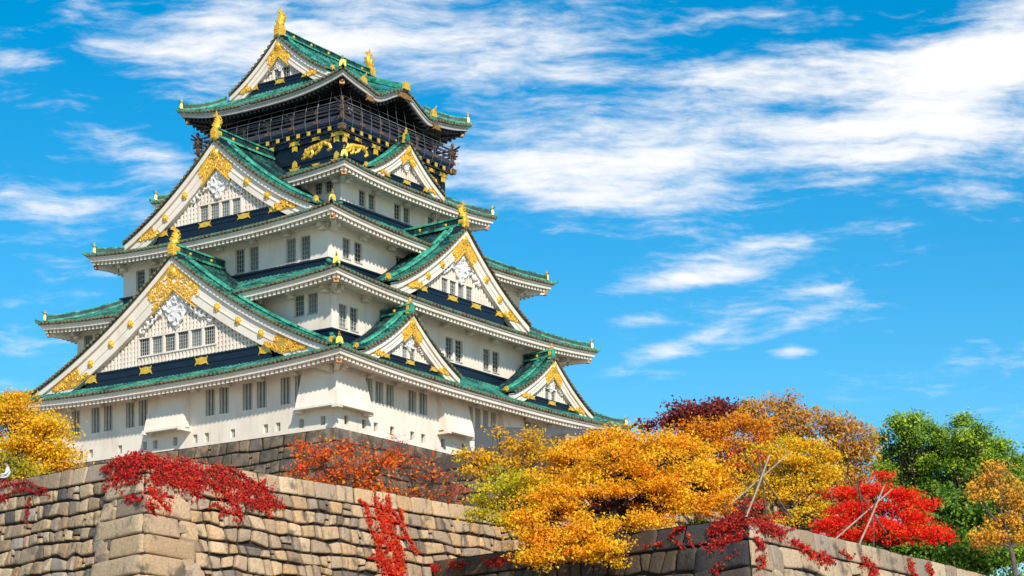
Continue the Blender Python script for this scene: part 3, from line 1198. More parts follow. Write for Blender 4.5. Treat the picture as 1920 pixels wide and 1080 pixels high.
for s_ in (-9.35, 9.65):
    gable(RIGHT, s_, 16.0, 5.75, 9.5, 5.75, 13.5, 1.15, (6.25, 3.0), (5.72, 6.25, 3.5), (0, 1.55, 2, 6.36, 7.05),
          dict(band=(0,), end=(.58, .88), crest=.17, studs=(), fish=0, pend=.8))
# closing triangle behind the far top gable
mb = MB()
mb.poly([(-5.0, 5.5, 30.8), (5.0, 5.5, 30.8), (0, 5.5, 34.8)])
mb.build('far_gable_panel', PLASTER, KEEP)


# ---- curved cusped gable over the right eave of the top roof: its gilt pieces
fn = lambda u, z, d: side(RIGHT)(u, 8.86 + d, z)
for s, z, w_ in ((-.6, 29.95, 1.9), (-5.0, 28.55, 1.0), (3.7, 28.6, 1.0)):
    mb = MB()
    ribbon(mb, fn, s, z, w_, .5, -.15, -.02)
    mb.build('eave_fitting', GOLD_BROWN, KEEP)
for s in (-.6,):
    rows = []
    r = MB(side(RIGHT))
    for i in range(9):
        oo = lerp(9.0, 4.6, i / 8)
        z = lerp(R5.ez(s, 1) + .1, 32.15, i / 8)
        rows.append([(s - .22, oo, z - .1), (s - .18, oo, z + .3), (s, oo, z + .38), (s + .18, oo, z + .3), (s + .22, oo, z - .1)])
    r.face(r.grid(rows)[0])
    r.build('cusped_ridge', GREEN_RIDGE, KEEP)
    g = MB()
    f3 = lambda u, w, d: side(RIGHT)(s + u, 8.95 + d, R5.ez(s, 1) + .05 + w)
    g.prism([(-.42, 0), (.42, 0), (.36, .4), (.2, .62), (-.2, .62), (-.36, .4)], f3, -.1, .1)
    g.build('ridge_end_tile', GOLD, KEEP)
for s in (3.9, -5.2):
    g = MB()
    f3 = lambda u, w, d: side(RIGHT)(s + u, 8.3 + d, R5.ez(s, 1) + .35 + w)
    g.prism([(-.34, 0), (.34, 0), (.30, .4), (.14, .62), (-.14, .62), (-.30, .4)], f3, -.1, .1)
    g.tube([f3(0, .5, 0), f3(0, .72, .2), f3(0, .9, .3)], [.1, .07, .02], 5)
    g.build('ridge_end_tile', GOLD, KEEP)


# ---- black top storey with tiger panels
T = empty('top_storey', parent=KEEP)
hs = {}
wl = wall_box('panelled_wall', W5, 22.8, 26.3, hs, NAVY, T)
def fitting(kind, fn, parent, shapes, mat):
    g = MB()
    for sh in shapes:
        if sh[0] == 'r':
            ribbon(g, fn, *sh[1:])
        else:
            g.prism(sh[1], fn, sh[2], sh[3])
    return g.build(kind, mat, parent)


fr = MB()
for k in (LEFT, RIGHT, 2, 3):
    a, o = W5 if k % 2 == 0 else W5[::-1]
    fr.xf = side(k)
    fn = lambda u, z, d, k=k, o=o: side(k)(u, o + d, z)
    for s in (-a + .22, -2.55, 2.55, a - .22):
        fr.box(s - .25, s + .25, o + .002, o + .13, 23.0, 26.0)
    for z0, z1, d in ((23.25, 23.75, .16), (25.42, 25.8, .17), (25.83, 26.12, .3)):
        fr.box(-a - .1, a + .1, o + .003, o + d, z0, z1)
    fr.box(-a, a, o + .003, o + .08, 24.0, 24.1)
    if k > 1:
        continue
    for s in (-a + .3, -2.55, 2.55, a - .3):
        fitting('gilt_fitting', fn, T, [('r', s, 25.6, 1.15, .42, .175, .24), ('p', [(s - .26, 24.95), (s, 25.05), (s + .26, 24.95), (s + .26, 25.4), (s - .26, 25.4)], .135, .2)], GOLD)
        fitting('gilt_fitting', fn, T, [('r', s, 23.5, 1.15, .42, .165, .23), ('p', [(s - .28, 23.72), (s + .28, 23.72), (s + .2, 24.1), (s, 24.28), (s - .2, 24.1)], .135, .2)], GOLD)
    for s in (-4.8, 0, 4.8):
        fitting('gilt_fitting', fn, T, [('r', s, 25.6, .85, .34, .175, .23)], GOLD)
        fitting('gilt_fitting', fn, T, [('r', s, 23.5, .85, .34, .165, .23)], GOLD)
fr.build('wall_framing', NAVY, T)


def tiger(k, o, s0, z0, width, mirror):
    caps = [[(.78, .80, .22), (1.2, .92, .23), (1.7, 1.02, .20), (2.15, 1.14, .21), (2.42, 1.18, .20)], [(.50, .62, .22), (.54, .58, .22)], [(.32, .48, .14), (.24, .44, .11)],
            [(.42, .84, .07), (.40, .87, .07)], [(.68, .86, .07), (.66, .89, .07)],
            [(.80, .66, .14), (.54, .32, .09), (.20, .14, .08), (.06, .12, .07)], [(1.0, .70, .14), (1.14, .36, .09), (.92, .13, .08), (.80, .11, .07)],
            [(1.95, .94, .17), (1.74, .56, .10), (1.40, .34, .08)], [(2.40, 1.08, .18), (2.82, .84, .11), (2.97, .52, .09), (2.72, .38, .09)],
            [(2.5, 1.30, .08), (2.72, 1.50, .07), (2.96, 1.48, .065), (2.98, 1.30, .06), (2.84, 1.22, .055)]]
    nx, nz = 84, 42
    X, Z = np.meshgrid(np.linspace(-.05, 3.2, nx), np.linspace(-.08, 1.6, nz), indexing='ij')
    f = np.full(X.shape, -9.0)
    for c in caps:
        for (x0, y0, r0), (x1, y1, r1) in zip(c[:-1], c[1:]):
            dx, dyy = x1 - x0, y1 - y0
            t = np.clip(((X - x0) * dx + (Z - y0) * dyy) / (dx * dx + dyy * dyy + 1e-9), 0, 1)
            d = (r0 + (r1 - r0) * t) + .025 - np.hypot(X - x0 - dx * t, Z - y0 - dyy * t)
            f = np.maximum(f, d)
    h = np.where(f > 0, np.sqrt(np.clip(f, 0, 1) / .28) * .20, 0)
    h -= np.where(f > .05, .05 * np.clip(np.sin(X * 17 + np.sin(Z * 7) * 1.1), 0, 1) ** 2, 0)
    mb = MB()
    sc = width / 3.1
    id_ = {}
    for i in range(nx - 1):
        for j in range(nz - 1):
            cs = [(i, j), (i + 1, j), (i + 1, j + 1), (i, j + 1)]
            if max(f[c] for c in cs) > 0:
                q = []
                for c in cs:
                    if c not in id_:
                        u = X[c] * sc
                        u = width - u if mirror else u
                        id_[c] = mb.vert(side(k)(s0 + u, o + .01 + h[c], z0 + Z[c] * sc * .86))
                    q.append(id_[c])
                mb.face(q)
    return mb.build('tiger_relief', GOLD, T, smooth=True)


tiger(LEFT, 6.72, 3.15, 24.22, 3.15, False)
tiger(LEFT, 6.72, -6.35, 24.22, 3.15, True)
tiger(RIGHT, 7.2, -6.2, 24.3, 2.9, False)
tiger(RIGHT, 7.2, 3.1, 24.3, 2.9, True)

# ---- balcony: floor, gilded joist ends, railing
BA, BB = 7.78, 7.25
bal = empty('balcony', parent=KEEP)
mb = MB()
mb.box(-BA, BA, -BB, BB, 26.34, 26.52)
mb.box(-BA + .1, BA - .1, -BB + .1, BB - .1, 26.14, 26.338)
mb.build('balcony_floor', NAVY, bal)
jo, je, rl, wr = MB(), MB(), MB(), MB()
for k in range(4):
    a, o = (BA, BB) if k % 2 == 0 else (BB, BA)
    for m_ in (jo, je, rl, wr):
        m_.xf = side(k)
    fn = lambda u, z, d, k=k, o=o: side(k)(u, o + d, z)
    n = int(2 * a / 1.05)
    for i in range(n + 1):
        s = lerp(-a + .2, a - .2, i / n)
        jo.box(s - .13, s + .13, o - .9, o - .02, 25.86, 26.136)
        if k < 2:
            e_ = MB(side(k))
            e_.box(s - .15, s + .15, o - .018, o + .05, 25.84, 26.15)
            e_.build('gilt_joist_end', GOLD, bal)
    rl.box(-a - .12, a + .12, o - .16, o + .02, 26.522, 26.86)
    for z0, z1, q in ((27.12, 27.24, .5), (27.42, 27.54, .35)):
        rl.box(-a - q, a + q, o - .13, o - .01, z0, z1)
    rl.tube([(-a - .75, o - .07, 27.95), (-a - .35, o - .07, 27.82), (-a, o - .07, 27.78), (a, o - .07, 27.78), (a + .35, o - .07, 27.82), (a + .75, o - .07, 27.95)], .085, 6)
    m = int(2 * a / 2.3)
    for i in range(m + 1):
        s = lerp(-a + .06, a - .06, i / m)
        rl.box(s - .085, s + .085, o - .15, o + .012, 26.861, 27.78)
        if i < m:
            s2 = s + a / m
            rl.box(s2 - .05, s2 + .05, o - .12, o - .02, 26.861, 27.23)
        if k < 2:
            fitting('railing_fitting', fn, bal, [('r', s, 26.69, .8, .26, .022, .07)], TARNISH)
            fitting('rail_clasp', fn, bal, [('p', [(s - .22, 27.40), (s + .22, 27.40), (s + .22, 27.56), (s - .22, 27.56)], .0, .03)], TARNISH)
    wr.tube([(-a, o - .02, 28.0), (a, o - .02, 28.0)], .03, 5)
jo.build('floor_joists', NAVY, bal)
rl.build('railing', RAILW, bal)
wr.build('handrail_wire', WIRE, bal)
for sx in (-1, 1):
    for sy in (-1, 1):
        g = MB()
        x, y = sx * (BA - .04), sy * (BB - .04)
        g.box(x - .12, x + .12, y - .12, y + .12, 26.5, 27.9)
        g.ball((x, y, 28.15), (.16, .16, .22))
        g.box(x - .24, x + .24, y - .24, y + .24, 25.78, 26.2)
        g.box(x - .2, x + .2, y - .2, y + .2, 27.3, 27.5)
        g.build('corner_post', TARNISH, bal)
# room behind the balcony: black posts, dark glazing, lintels
room = wall_box('inner_room_wall', (5.6, 5.1), 26.53, 29.9, {}, BLACK, KEEP)
mb, gl = MB(), MB()
for k in range(4):
    a, o = (5.6, 5.1) if k % 2 == 0 else (5.1, 5.6)
    mb.xf = gl.xf = side(k)
    for i in range(8):
        s = lerp(-a + .12, a - .12, i / 7)
        mb.box(s - .12, s + .12, o + .012, o + .16, 26.53, 29.2)
        if i < 7 and i % 2 == 0:
            s2 = lerp(-a + .12, a - .12, (i + 1) / 7)
            gl.poly([(s + .14, o + .02, 26.9), (s2 - .14, o + .02, 26.9), (s2 - .14, o + .02, 28.5), (s + .14, o + .02, 28.5)])
    mb.box(-a, a, o + .012, o + .2, 28.55, 28.8)
mb.build('room_framing', BLACK, room)
gl.build('glazing', GLASS, room)
# ---- safety net of thin cables round the balcony
net = MB()
prof = [(29.05, 7.75), (28.3, 7.95), (27.5, 8.12), (26.7, 8.18), (26.1, 8.05), (25.75, 7.75)]


def net_pt(k, s, i, ex=0):
    z, A_ = prof[i]
    o = A_ if k % 2 == 1 else A_ - .53
    return side(k)(s, o, z)


for k in range(4):
    a = (8.0 if k % 2 == 0 else 7.5)
    n = 13
    for j in range(n):
        s = lerp(-a, a, j / n)
        zt_ = R5.ez(s * 1.05, k) - .5
        pts = [net_pt(k, s, i) for i in range(len(prof))]
        pts[0] = (pts[0][0], pts[0][1], zt_)
        net.tube(pts, .010, 4, False)
    for i in range(1, len(prof)):
        z, A_ = prof[i]
        ax = A_ if k % 2 == 0 else A_ - .53
        net.tube([net_pt(k, s, i) for s in (-ax, 0, ax)], .010, 4, False)
net.build('safety_net', WIRE, T)


# ------------------------------------------------------------------ ground and terraces
def soil_mat(name, a, b):
    m, nt, bs = new_mat(name)
    co = nt.add('ShaderNodeTexCoord').outputs['Object']
    nt.put(bs.inputs['Base Color'], nt.mix(nt.rng(nt.noise(co, .6, 8, .65), .35, .65), a, b))
    bs.inputs['Roughness'].default_value = .95
    return m


SOIL = soil_mat('packed_earth', (.20, .15, .09), (.32, .25, .16))
GRAVEL = soil_mat('pale_gravel', (.36, .31, .24), (.46, .41, .33))
mb = MB()
mb.poly([(-4000, -4000, 0), (4000, -4000, 0), (4000, 4000, 0), (-4000, 4000, 0)])
tag(mb.build('ground', GRAVEL), kind='structure')

V2 = lambda x, y: Vector((x, y, 0)).normalized()
C1 = at(275, 852, 85.0)
DL1, DR1 = V2(-.731, .682), V2(.676, .737)
NL1, NR1 = V2(-.682, -.731), V2(.737, -.676)
C2 = at(1404, 968, 82.0)
DL2, DR2 = V2(-.669, .743), V2(.572, .820)
NL2, NR2 = V2(-.743, -.669), V2(.820, -.572)
BAT = .2


def sheet(name, pts, z, mat):
    m = MB()
    m.poly([(p[0], p[1], z) for p in pts])
    return tag(m.build(name, mat), kind='structure')


ins = .5
p0 = C1 - NL1 * ins - NR1 * ins
sheet('upper_terrace', [p0, p0 + DR1 * 60, (60, 330, 0), (-120, 330, 0), p0 + DL1 * 110], C1.z - .12, SOIL)
p0 = C2 - NL2 * ins - NR2 * ins
sheet('lower_terrace', [p0, p0 + DR2 * 150, (130, 330, 0), (26, 330, 0), p0 + DL2 * 24], C2.z - .12, SOIL)


# ------------------------------------------------------------------ dry stone walls
def stone_mat(name, dark, lich, speck=.4):
    m, nt, b = new_mat(name)
    at_ = nt.add('ShaderNodeAttribute', attribute_name='tint').outputs['Color']
    co = nt.add('ShaderNodeTexCoord').outputs['Object']
    n1 = nt.noise(co, 1.1, 6, .62)
    n2 = nt.noise(co, 11, 7, .7)
    n3 = nt.noise(nt.mapping(co, scale=(2.2, 2.2, .5)), 1.0, 5, .6)
    c = nt.mix(nt.rng(n2, .34, .66, 0, .85), at_, tuple(.33 * x for x in lich), 'MULTIPLY')
    c = nt.mix(nt.rng(nt.noise(co, 17, 6, .7), .52, .75, 0, speck), c, (.60, .47, .33))
    c = nt.mix(nt.rng(n1, dark, dark + .16, 0, .8, True), c, (.075, .062, .048))
    c = nt.mix(nt.rng(n3, .56, .72, 0, .7, True), c, (.05, .045, .038))
    nt.put(b.inputs['Base Color'], c)
    b.inputs['Roughness'].default_value = .88
    bp = nt.add('ShaderNodeBump')
    bp.inputs['Strength'].default_value = 1.0
    bp.inputs['Distance'].default_value = .06
    nt.put(bp.inputs['Height'], nt.math('ADD', nt.noise(co, 7, 8, .68), nt.math('MULTIPLY', nt.noise(co, 30, 4, .6), .35)))
    nt.put(b.inputs['Normal'], bp.outputs[0])
    return m


STONE = stone_mat('granite_block', .54, (1.9, 1.7, 1.45))
STONE_DK = stone_mat('weathered_shaded_granite', .42, (1.7, 1.5, 1.3), .1)  # darker granite; on the lower bastion's left face it carries painted shade
GAP = simple('dark_joint', (.022, .018, .014), .95)

WARM = [(.66, .46, .27), (.58, .42, .27), (.70, .52, .33), (.52, .38, .26), (.60, .40, .22), (.46, .35, .25), (.22, .17, .13), (.38, .28, .19)]
GREYS = [(.50, .365, .23), (.55, .42, .27), (.40, .30, .21), (.58, .45, .30), (.34, .26, .18), (.13, .11, .09), (.50, .34, .19), (.46, .38, .30)]
SHADED = [(.10, .062, .034), (.12, .076, .042), (.07, .045, .028), (.095, .068, .044), (.14, .088, .048), (.055, .038, .025)]  # shade on the lower bastion's left face, put into the stone colour


def stone(mb, P, q, rnd, col, gap=.03, n=6, bulge=.10, m=18):
    """one block: q = four (s, t) corners, rounded and swelling out of the wall"""
    sc_ = rnd.uniform(.84, 1.14)
    hue = rnd.uniform(-.025, .025)
    mb.col = tuple(max(.01, c * sc_ + hue * k) for c, k in zip(col, (1, .2, -.6)))
    cx = sum(p[0] for p in q) / 4
    cy = sum(p[1] for p in q) / 4
    size = math.hypot(q[2][0] - q[0][0], q[2][1] - q[0][1]) * .5
    e = 2.0 / n

    def pos(u, v):
        a = [(1 - u) * (1 - v) / 4, (1 + u) * (1 - v) / 4, (1 + u) * (1 + v) / 4, (1 - u) * (1 + v) / 4]
        return sum(a[i] * q[i][0] for i in range(4)), sum(a[i] * q[i][1] for i in range(4))
    rings = []
    k = max(.5, 1 - gap / max(.2, size * .62))
    jig = [rnd.uniform(-.035, .02) for _ in range(m)]
    tx, ty = rnd.uniform(-.05, .05), rnd.uniform(-.05, .05)
    for r, d in ((1.0, -.16), (.985, .015), (.93, .070), (.78, .090), (.42, .10)):
        row = []
        for i in range(m):
            a = 2 * math.pi * (i + .5) / m
            cu, su = math.cos(a), math.sin(a)
            u = math.copysign(abs(cu) ** e, cu) * r * (k + jig[i])
            v = math.copysign(abs(su) ** e, su) * r * (k + jig[(i * 5) % m])
            s, t = pos(u, v)
            dd = d * bulge / .1 + (tx * u + ty * v) * (1 if d > 0 else 0) + (rnd.uniform(-1, 1) * min(.022, .14 * bulge) * (n < 12) if d > .06 else 0)
            row.append(mb.vert(P(s, t, dd)))
        rings.append(row)
    for a, b in zip(rings[:-1], rings[1:]):
        for i in range(m):
            mb.face((a[i], a[(i + 1) % m], b[(i + 1) % m], b[i]))
    c = mb.vert(P(cx, cy, bulge * 1.02))
    for i in range(m):
        mb.face((rings[-1][i], rings[-1][(i + 1) % m], c))


def masonry(mb, P, smin, length, t0, t1, rowh, avg, pal, rnd, n=8, gap=.045, bulge=.075, wob=.22):
    """irregular courses; smin(t) is where the face starts at depth t"""
    rows = int(round((t1 - t0) / rowh))
    rh = (t1 - t0) / rows
    nd = [[rnd.uniform(-1, 1) for _ in range(int(length / (avg * .8)) + 12)] for _ in range(rows + 1)]

    def line(j, s):
        if j == 0 or j == rows:
            return t0 + j * rh
        x = max(0, s + 3) / (avg * .8)
        i = min(int(x), len(nd[j]) - 2)
        return t0 + j * rh + wob * rh * 1.25 * lerp(nd[j][i], nd[j][i + 1], x - i)
    for j in range(rows):
        s = smin(t0 + (j + .5) * rh)
        l0 = l1 = s
        while s < length:
            w = avg * rnd.choice((.62, .8, .95, 1.05, 1.25, 1.6)) * rnd.uniform(.9, 1.1)
            s2 = s + w
            r0, r1 = s2 + rnd.uniform(-.24, .24) * rh, s2 + rnd.uniform(-.24, .24) * rh
            q = [(l0, line(j, l0)), (r0, line(j, r0)), (r1, line(j + 1, r1)), (l1, line(j + 1, l1))]
            col = rnd.choice(pal)
            x = rnd.random()
            if x < .07 and w < avg * 1.3:
                f0, f1 = rnd.uniform(.35, .65), rnd.uniform(.35, .65)
                ma = (lerp(q[0][0], q[3][0], f0), lerp(q[0][1], q[3][1], f0))
                mb_ = (lerp(q[1][0], q[2][0], f1), lerp(q[1][1], q[2][1], f1))
                stone(mb, P, [q[0], q[1], mb_, ma], rnd, col, gap, n, bulge * .8)
                stone(mb, P, [ma, mb_, q[2], q[3]], rnd, rnd.choice(pal), gap, n, bulge * .8)
            elif x < .26 and w > avg * .9:
                f = rnd.uniform(.66, .78)
                a0 = (lerp(q[0][0], q[1][0], f), lerp(q[0][1], q[1][1], f))
                a1 = (lerp(q[3][0], q[2][0], f), lerp(q[3][1], q[2][1], f))
                g = rnd.uniform(.4, .6)
                c0 = (lerp(a0[0], a1[0], g), lerp(a0[1], a1[1], g))
                c1 = (lerp(q[1][0], q[2][0], g), lerp(q[1][1], q[2][1], g))
                stone(mb, P, [q[0], a0, a1, q[3]], rnd, col, gap, n, bulge)
                stone(mb, P, [a0, q[1], c1, c0], rnd, rnd.choice(pal), gap, n, bulge * .7)
                stone(mb, P, [c0, c1, q[2], a1], rnd, rnd.choice(pal), gap, n, bulge * .7)
            else:
                stone(mb, P, q, rnd, col, gap, n, bulge)
            s, l0, l1 = s2, r0, r1


def face_fn(C, D, N, bat=BAT):
    return lambda s, t, d: C + D * s + N * (bat * t + d) + Vector((0, 0, -t))


def corner_wall(name, label, C, faces, t1, cap, rowh, avg, seed, quoins=(2.5, 1.95), back=1.2, mat=None, cat='stone wall', zbot=0.0, capgap=.018):
    """dry stone bastion: coping course, alternating corner blocks, irregular fill, dark core"""
    rnd = random.Random(seed)
    root = tag(empty(name, (C.x, C.y, 0)), label, cat)
    off = Vector((-C.x, -C.y, 0))
    for fi, (D, N, length, pal, m_) in enumerate(faces):
        quoin = quoins[fi]
        P0 = face_fn(C + off, D, N)
        P = lambda s, t, d: tuple(P0(s, t, d))
        sm = lambda t: -BAT * t
        mb = MB()
        # coping
        s = 0.0
        first = True
        while s < length:
            w = rnd.uniform(1.0, 1.65) * cap * 1.15
            stone(mb, P, [(s, 0), (s + w, 0), (s + w, cap), (s, cap)] if not first else [(-.0, 0), (s + w, 0), (s + w, cap), (-BAT * cap, cap)],
                  rnd, rnd.choice(pal[:5]), capgap, 14, .045)
            # flat top of the block so the wall has thickness
            a, b, c, d = P(s + .02, .012, .02), P(s + w - .02, .012, .02), P(s + w - .02, .012, -back), P(s + .02, .012, -back)
            mb.poly([a, b, c, d])
            s += w
            first = False
        mb.build('coping', m_, root, True)
        # corner blocks
        mb = MB()
        ch = rowh * 1.33
        nq = int((t1 - cap) / ch)
        for j in range(nq):
            a0, a1 = cap + j * ch, cap + (j + 1) * ch
            tl = .10 * ch
            long_ = (j + fi) % 2 == 0
            e0 = quoin + rnd.uniform(-.25, .25)
            e1 = e0 + rnd.uniform(-.08, .08)
            sl = .16                                    # corner blocks dip away from the arris
            if long_:
                stone(mb, P, [(sm(a0), a0), (e0, a0 + sl), (e1, a1 + sl), (sm(a1), a1)], rnd, rnd.choice(pal[:5]), .034, 12, .15, 20)
            else:
                x = quoin * rnd.uniform(.56, .66)
                stone(mb, P, [(sm(a0), a0), (x, a0 + sl * .5), (x, a1 + sl * .5), (sm(a1), a1)], rnd, rnd.choice(pal[:5]), .022, 14, .06, 20)
                stone(mb, P, [(x, a0 + sl * .5), (e0, a0 + sl), (e1, a1 + sl), (x, a1 + sl * .5)], rnd, rnd.choice(pal), .025, 9, .08)
        mb.build('corner_blocks', m_, root, True)
        mb = MB()
        masonry(mb, P, lambda t: quoin * .55, length, cap + .01, t1, rowh, avg, pal, rnd)
        mb.build('stone_facing', m_, root, True)
        core = MB()
        a = -BAT * t1
        H = C.z - zbot
        q = [P(0, .02, -.10), P(length, .02, -.10), P(length, H, -.10), P(-BAT * H, H, -.10)]
        core.poly(q)
        core.build('joint_core', GAP, root)
    return root


corner_wall('stone_wall', 'tall grey and tan dry stone bastion with red creeper over its corner', C1,
            [(DL1, NL1, 24, GREYS, STONE), (DR1, NR1, 36, WARM, STONE)], 6.9, .76, .63, .66, 11)
corner_wall('stone_wall', 'lower stone bastion with shade-darkened left face below the orange and red maples', C2,
            [(DL2, NL2, 22, SHADED, STONE_DK), (DR2, NR2, 40, [(.50, .37, .25), (.56, .43, .29), (.42, .33, .24), (.60, .47, .33), (.38, .29, .21), (.52, .36, .23)], STONE)], 4.6, .9, .82, .98, 23, (2.7, 2.3))

# the plinth the keep stands on, in the keep's own frame
rnd = random.Random(5)
plinth = empty('stone_plinth', (-15.49, 176.0, 28.43 + CAMZ - .01), -YAW)
tag(plinth, 'dark stone base directly under the white castle walls', 'stone base')
PLC = [(.21, .16, .11), (.27, .205, .145), (.15, .12, .09), (.22, .17, .125), (.33, .24, .165), (.24, .195, .15)]
for k in (LEFT, RIGHT):
    a, o = (W1[0] + .05, W1[1] + .05) if k == LEFT else (W1[1] + .05, W1[0] + .05)
    F = side(k)
    sgn = -1 if k == LEFT else 1                     # run away from the near corner
    st = a if k == LEFT else -a
    P = lambda s, t, d, F=F, o=o, st=st, sgn=sgn: F(st + sgn * s, o + .22 * t + d, -t)
    mb = MB()
    for j in range(7):
        a0, a1 = j * 1.0 + .0, j * 1.0 + 1.0
        ex = 2.8 if (j + k) % 2 == 0 else 1.4
        stone(mb, P, [(-.22 * a0, a0), (ex, a0), (ex, a1), (-.22 * a1, a1)], rnd, rnd.choice(PLC), .02, 12, .05)
        if ex < 2:
            stone(mb, P, [(ex, a0), (2.8, a0), (2.8, a1), (ex, a1)], rnd, rnd.choice(PLC), .02, 12, .05)
    masonry(mb, P, lambda t: 2.82, 2 * a, 0, 7.0, 1.0, 1.25, PLC, rnd, 9, .04, .07, .12)
    mb.build('stone_facing', STONE_DK, plinth, True)
    core = MB()
    core.poly([P(0, 0, -.08), P(2 * a, 0, -.08), P(2 * a, 15.5, -.08), P(-.22 * 15.5, 15.5, -.08)])
    core.build('joint_core', GAP, plinth)
mb = MB()
mb.box(-W1[0] + .1, W1[0] - .1, -W1[1] + .1, W1[1] - .1, -.4, -.05)
mb.build('plinth_top', GAP, plinth)

# smaller stone bastion in front of the keep's right flank, with the grey hoarding on it
C3 = at(1060, 814, 150)
DL3, DR3 = V2(-.70, .714), V2(.72, .69)
corner_wall('stone_wall', 'small dark stone bastion beside the keep under the grey hoarding', C3,
            [(DL3, V2(-.714, -.70), 13, PLC, STONE_DK), (DR3, V2(.69, -.72), 30, GREYS, STONE)], 6.5, 1.15, 1.0, 1.3, 31, (3.0, 3.0), zbot=14)
p0 = C3 - V2(-.714, -.70) * .5 - V2(.69, -.72) * .5
sheet('bastion_top', [p0, p0 + DR3 * 30, p0 + DR3 * 30 + DL3 * 13, p0 + DL3 * 13], C3.z - .12, SOIL)

HOARD = simple('grey_painted_steel', (.045, .052, .062), .55, .2, .12, 1.2)
a, b = at(891, 838, 156.5), at(1150, 840, 157.5)
ho = tag(empty('hoarding', a), 'long grey sheet metal hoarding on the small stone bastion', 'fence')
d = (b - a)
L = math.hypot(d.x, d.y)
ho.rotation_euler = (0, 0, math.atan2(d.y, d.x))
for i in range(8):
    x0, x1 = L * i / 8, L * (i + 1) / 8
    mb = MB()
    mb.box(x0 + .012, x1 - .012, 0, .05, -.3, 1.45)
    mb.build('panel', HOARD, ho)
for i in range(9):
    mb = MB()
    mb.box(L * i / 8 - .04, L * i / 8 + .04, .052, .13, -.3, 1.42)
    mb.build('post', HOARD, ho)
mb = MB()
mb.box(0, L, -.02, .07, 1.452, 1.50)
mb.build('top_rail', HOARD, ho)


# ------------------------------------------------------------------ leaves, trees, creepers
def leaf_mat(name, trans=.35, rough=.6):
    m = bpy.data.materials.new(name)
    m.use_nodes = True
    nt = NT(m.node_tree)
    nt.n.clear()
    out = nt.add('ShaderNodeOutputMaterial')
    a = nt.add('ShaderNodeAttribute', attribute_name='tint').outputs['Color']
    p = nt.add('ShaderNodeBsdfPrincipled')
    nt.put(p.inputs['Base Color'], a)
    p.inputs['Roughness'].default_value = rough
    p.inputs['Specular IOR Level'].default_value = .25
    t = nt.add('ShaderNodeBsdfTranslucent')
    nt.put(t.inputs['Color'], a)
    mx = nt.add('ShaderNodeMixShader')
    mx.inputs[0].default_value = trans
    nt.l.new(p.outputs[0], mx.inputs[1])
    nt.l.new(t.outputs[0], mx.inputs[2])
    nt.l.new(mx.outputs[0], out.inputs[0])
    return m


LEAF = leaf_mat('autumn_leaf', .38)
LEAF_G = leaf_mat('evergreen_leaf', .22, .45)
BARK = simple('dark_bark', (.045, .032, .026), .9, 0, .4, 3, .5, 9)
BARK_P = simple('grey_brown_bark', (.12, .09, .075), .9, 0, .35, 3, .5, 9)


def leaf_mesh(name, pos, size, tint, mat, parent, rng, up=.35, out=None, aspect=.62):
    """pos (N,3), tint (N,3): N small pointed leaf faces"""
    N = len(pos)
    nrm = rng.normal(size=(N, 3))
    nrm[:, 2] += up * 2
    nrm[:, 1] -= .9
    nrm[:, 0] += .25
    if out is not None:
        nrm = nrm * .55 + out * 1.2
    nrm /= np.linalg.norm(nrm, axis=1)[:, None] + 1e-9
    r = rng.normal(size=(N, 3))
    a = np.cross(nrm, r)
    a /= np.linalg.norm(a, axis=1)[:, None] + 1e-9
    b = np.cross(nrm, a)
    s = (size * np.clip(rng.lognormal(0, .32, N), .45, 2.0))[:, None]
    bend = nrm * s * .16
    v = np.empty((N, 4, 3))
    v[:, 0] = pos - a * s * .5
    v[:, 1] = pos - b * s * .5 * aspect + bend
    v[:, 2] = pos + a * s * .5
    v[:, 3] = pos + b * s * .5 * aspect + bend
    me = bpy.data.meshes.new(name)
    me.vertices.add(N * 4)
    me.vertices.foreach_set('co', v.astype(np.float32).ravel())
    me.loops.add(N * 4)
    me.loops.foreach_set('vertex_index', np.arange(N * 4, dtype=np.int32))
    me.polygons.add(N)
    me.polygons.foreach_set('loop_start', np.arange(0, N * 4, 4, dtype=np.int32))
    me.materials.append(mat)
    t = np.repeat(np.clip(tint, .003, 1), 4, axis=0)
    at_ = me.attributes.new('tint', 'FLOAT_COLOR', 'POINT')
    at_.data.foreach_set('color', np.concatenate([t, np.ones((N * 4, 1))], axis=1).astype(np.float32).ravel())
    me.update()
    me.validate()
    o = bpy.data.objects.new(name, me)
    COL.objects.link(o)
    if parent:
        o.parent = parent
    return o


def bez(a, b, c, n):
    return [a * (1 - t) ** 2 + b * 2 * t * (1 - t) + c * t * t for t in [i / n for i in range(n + 1)]]


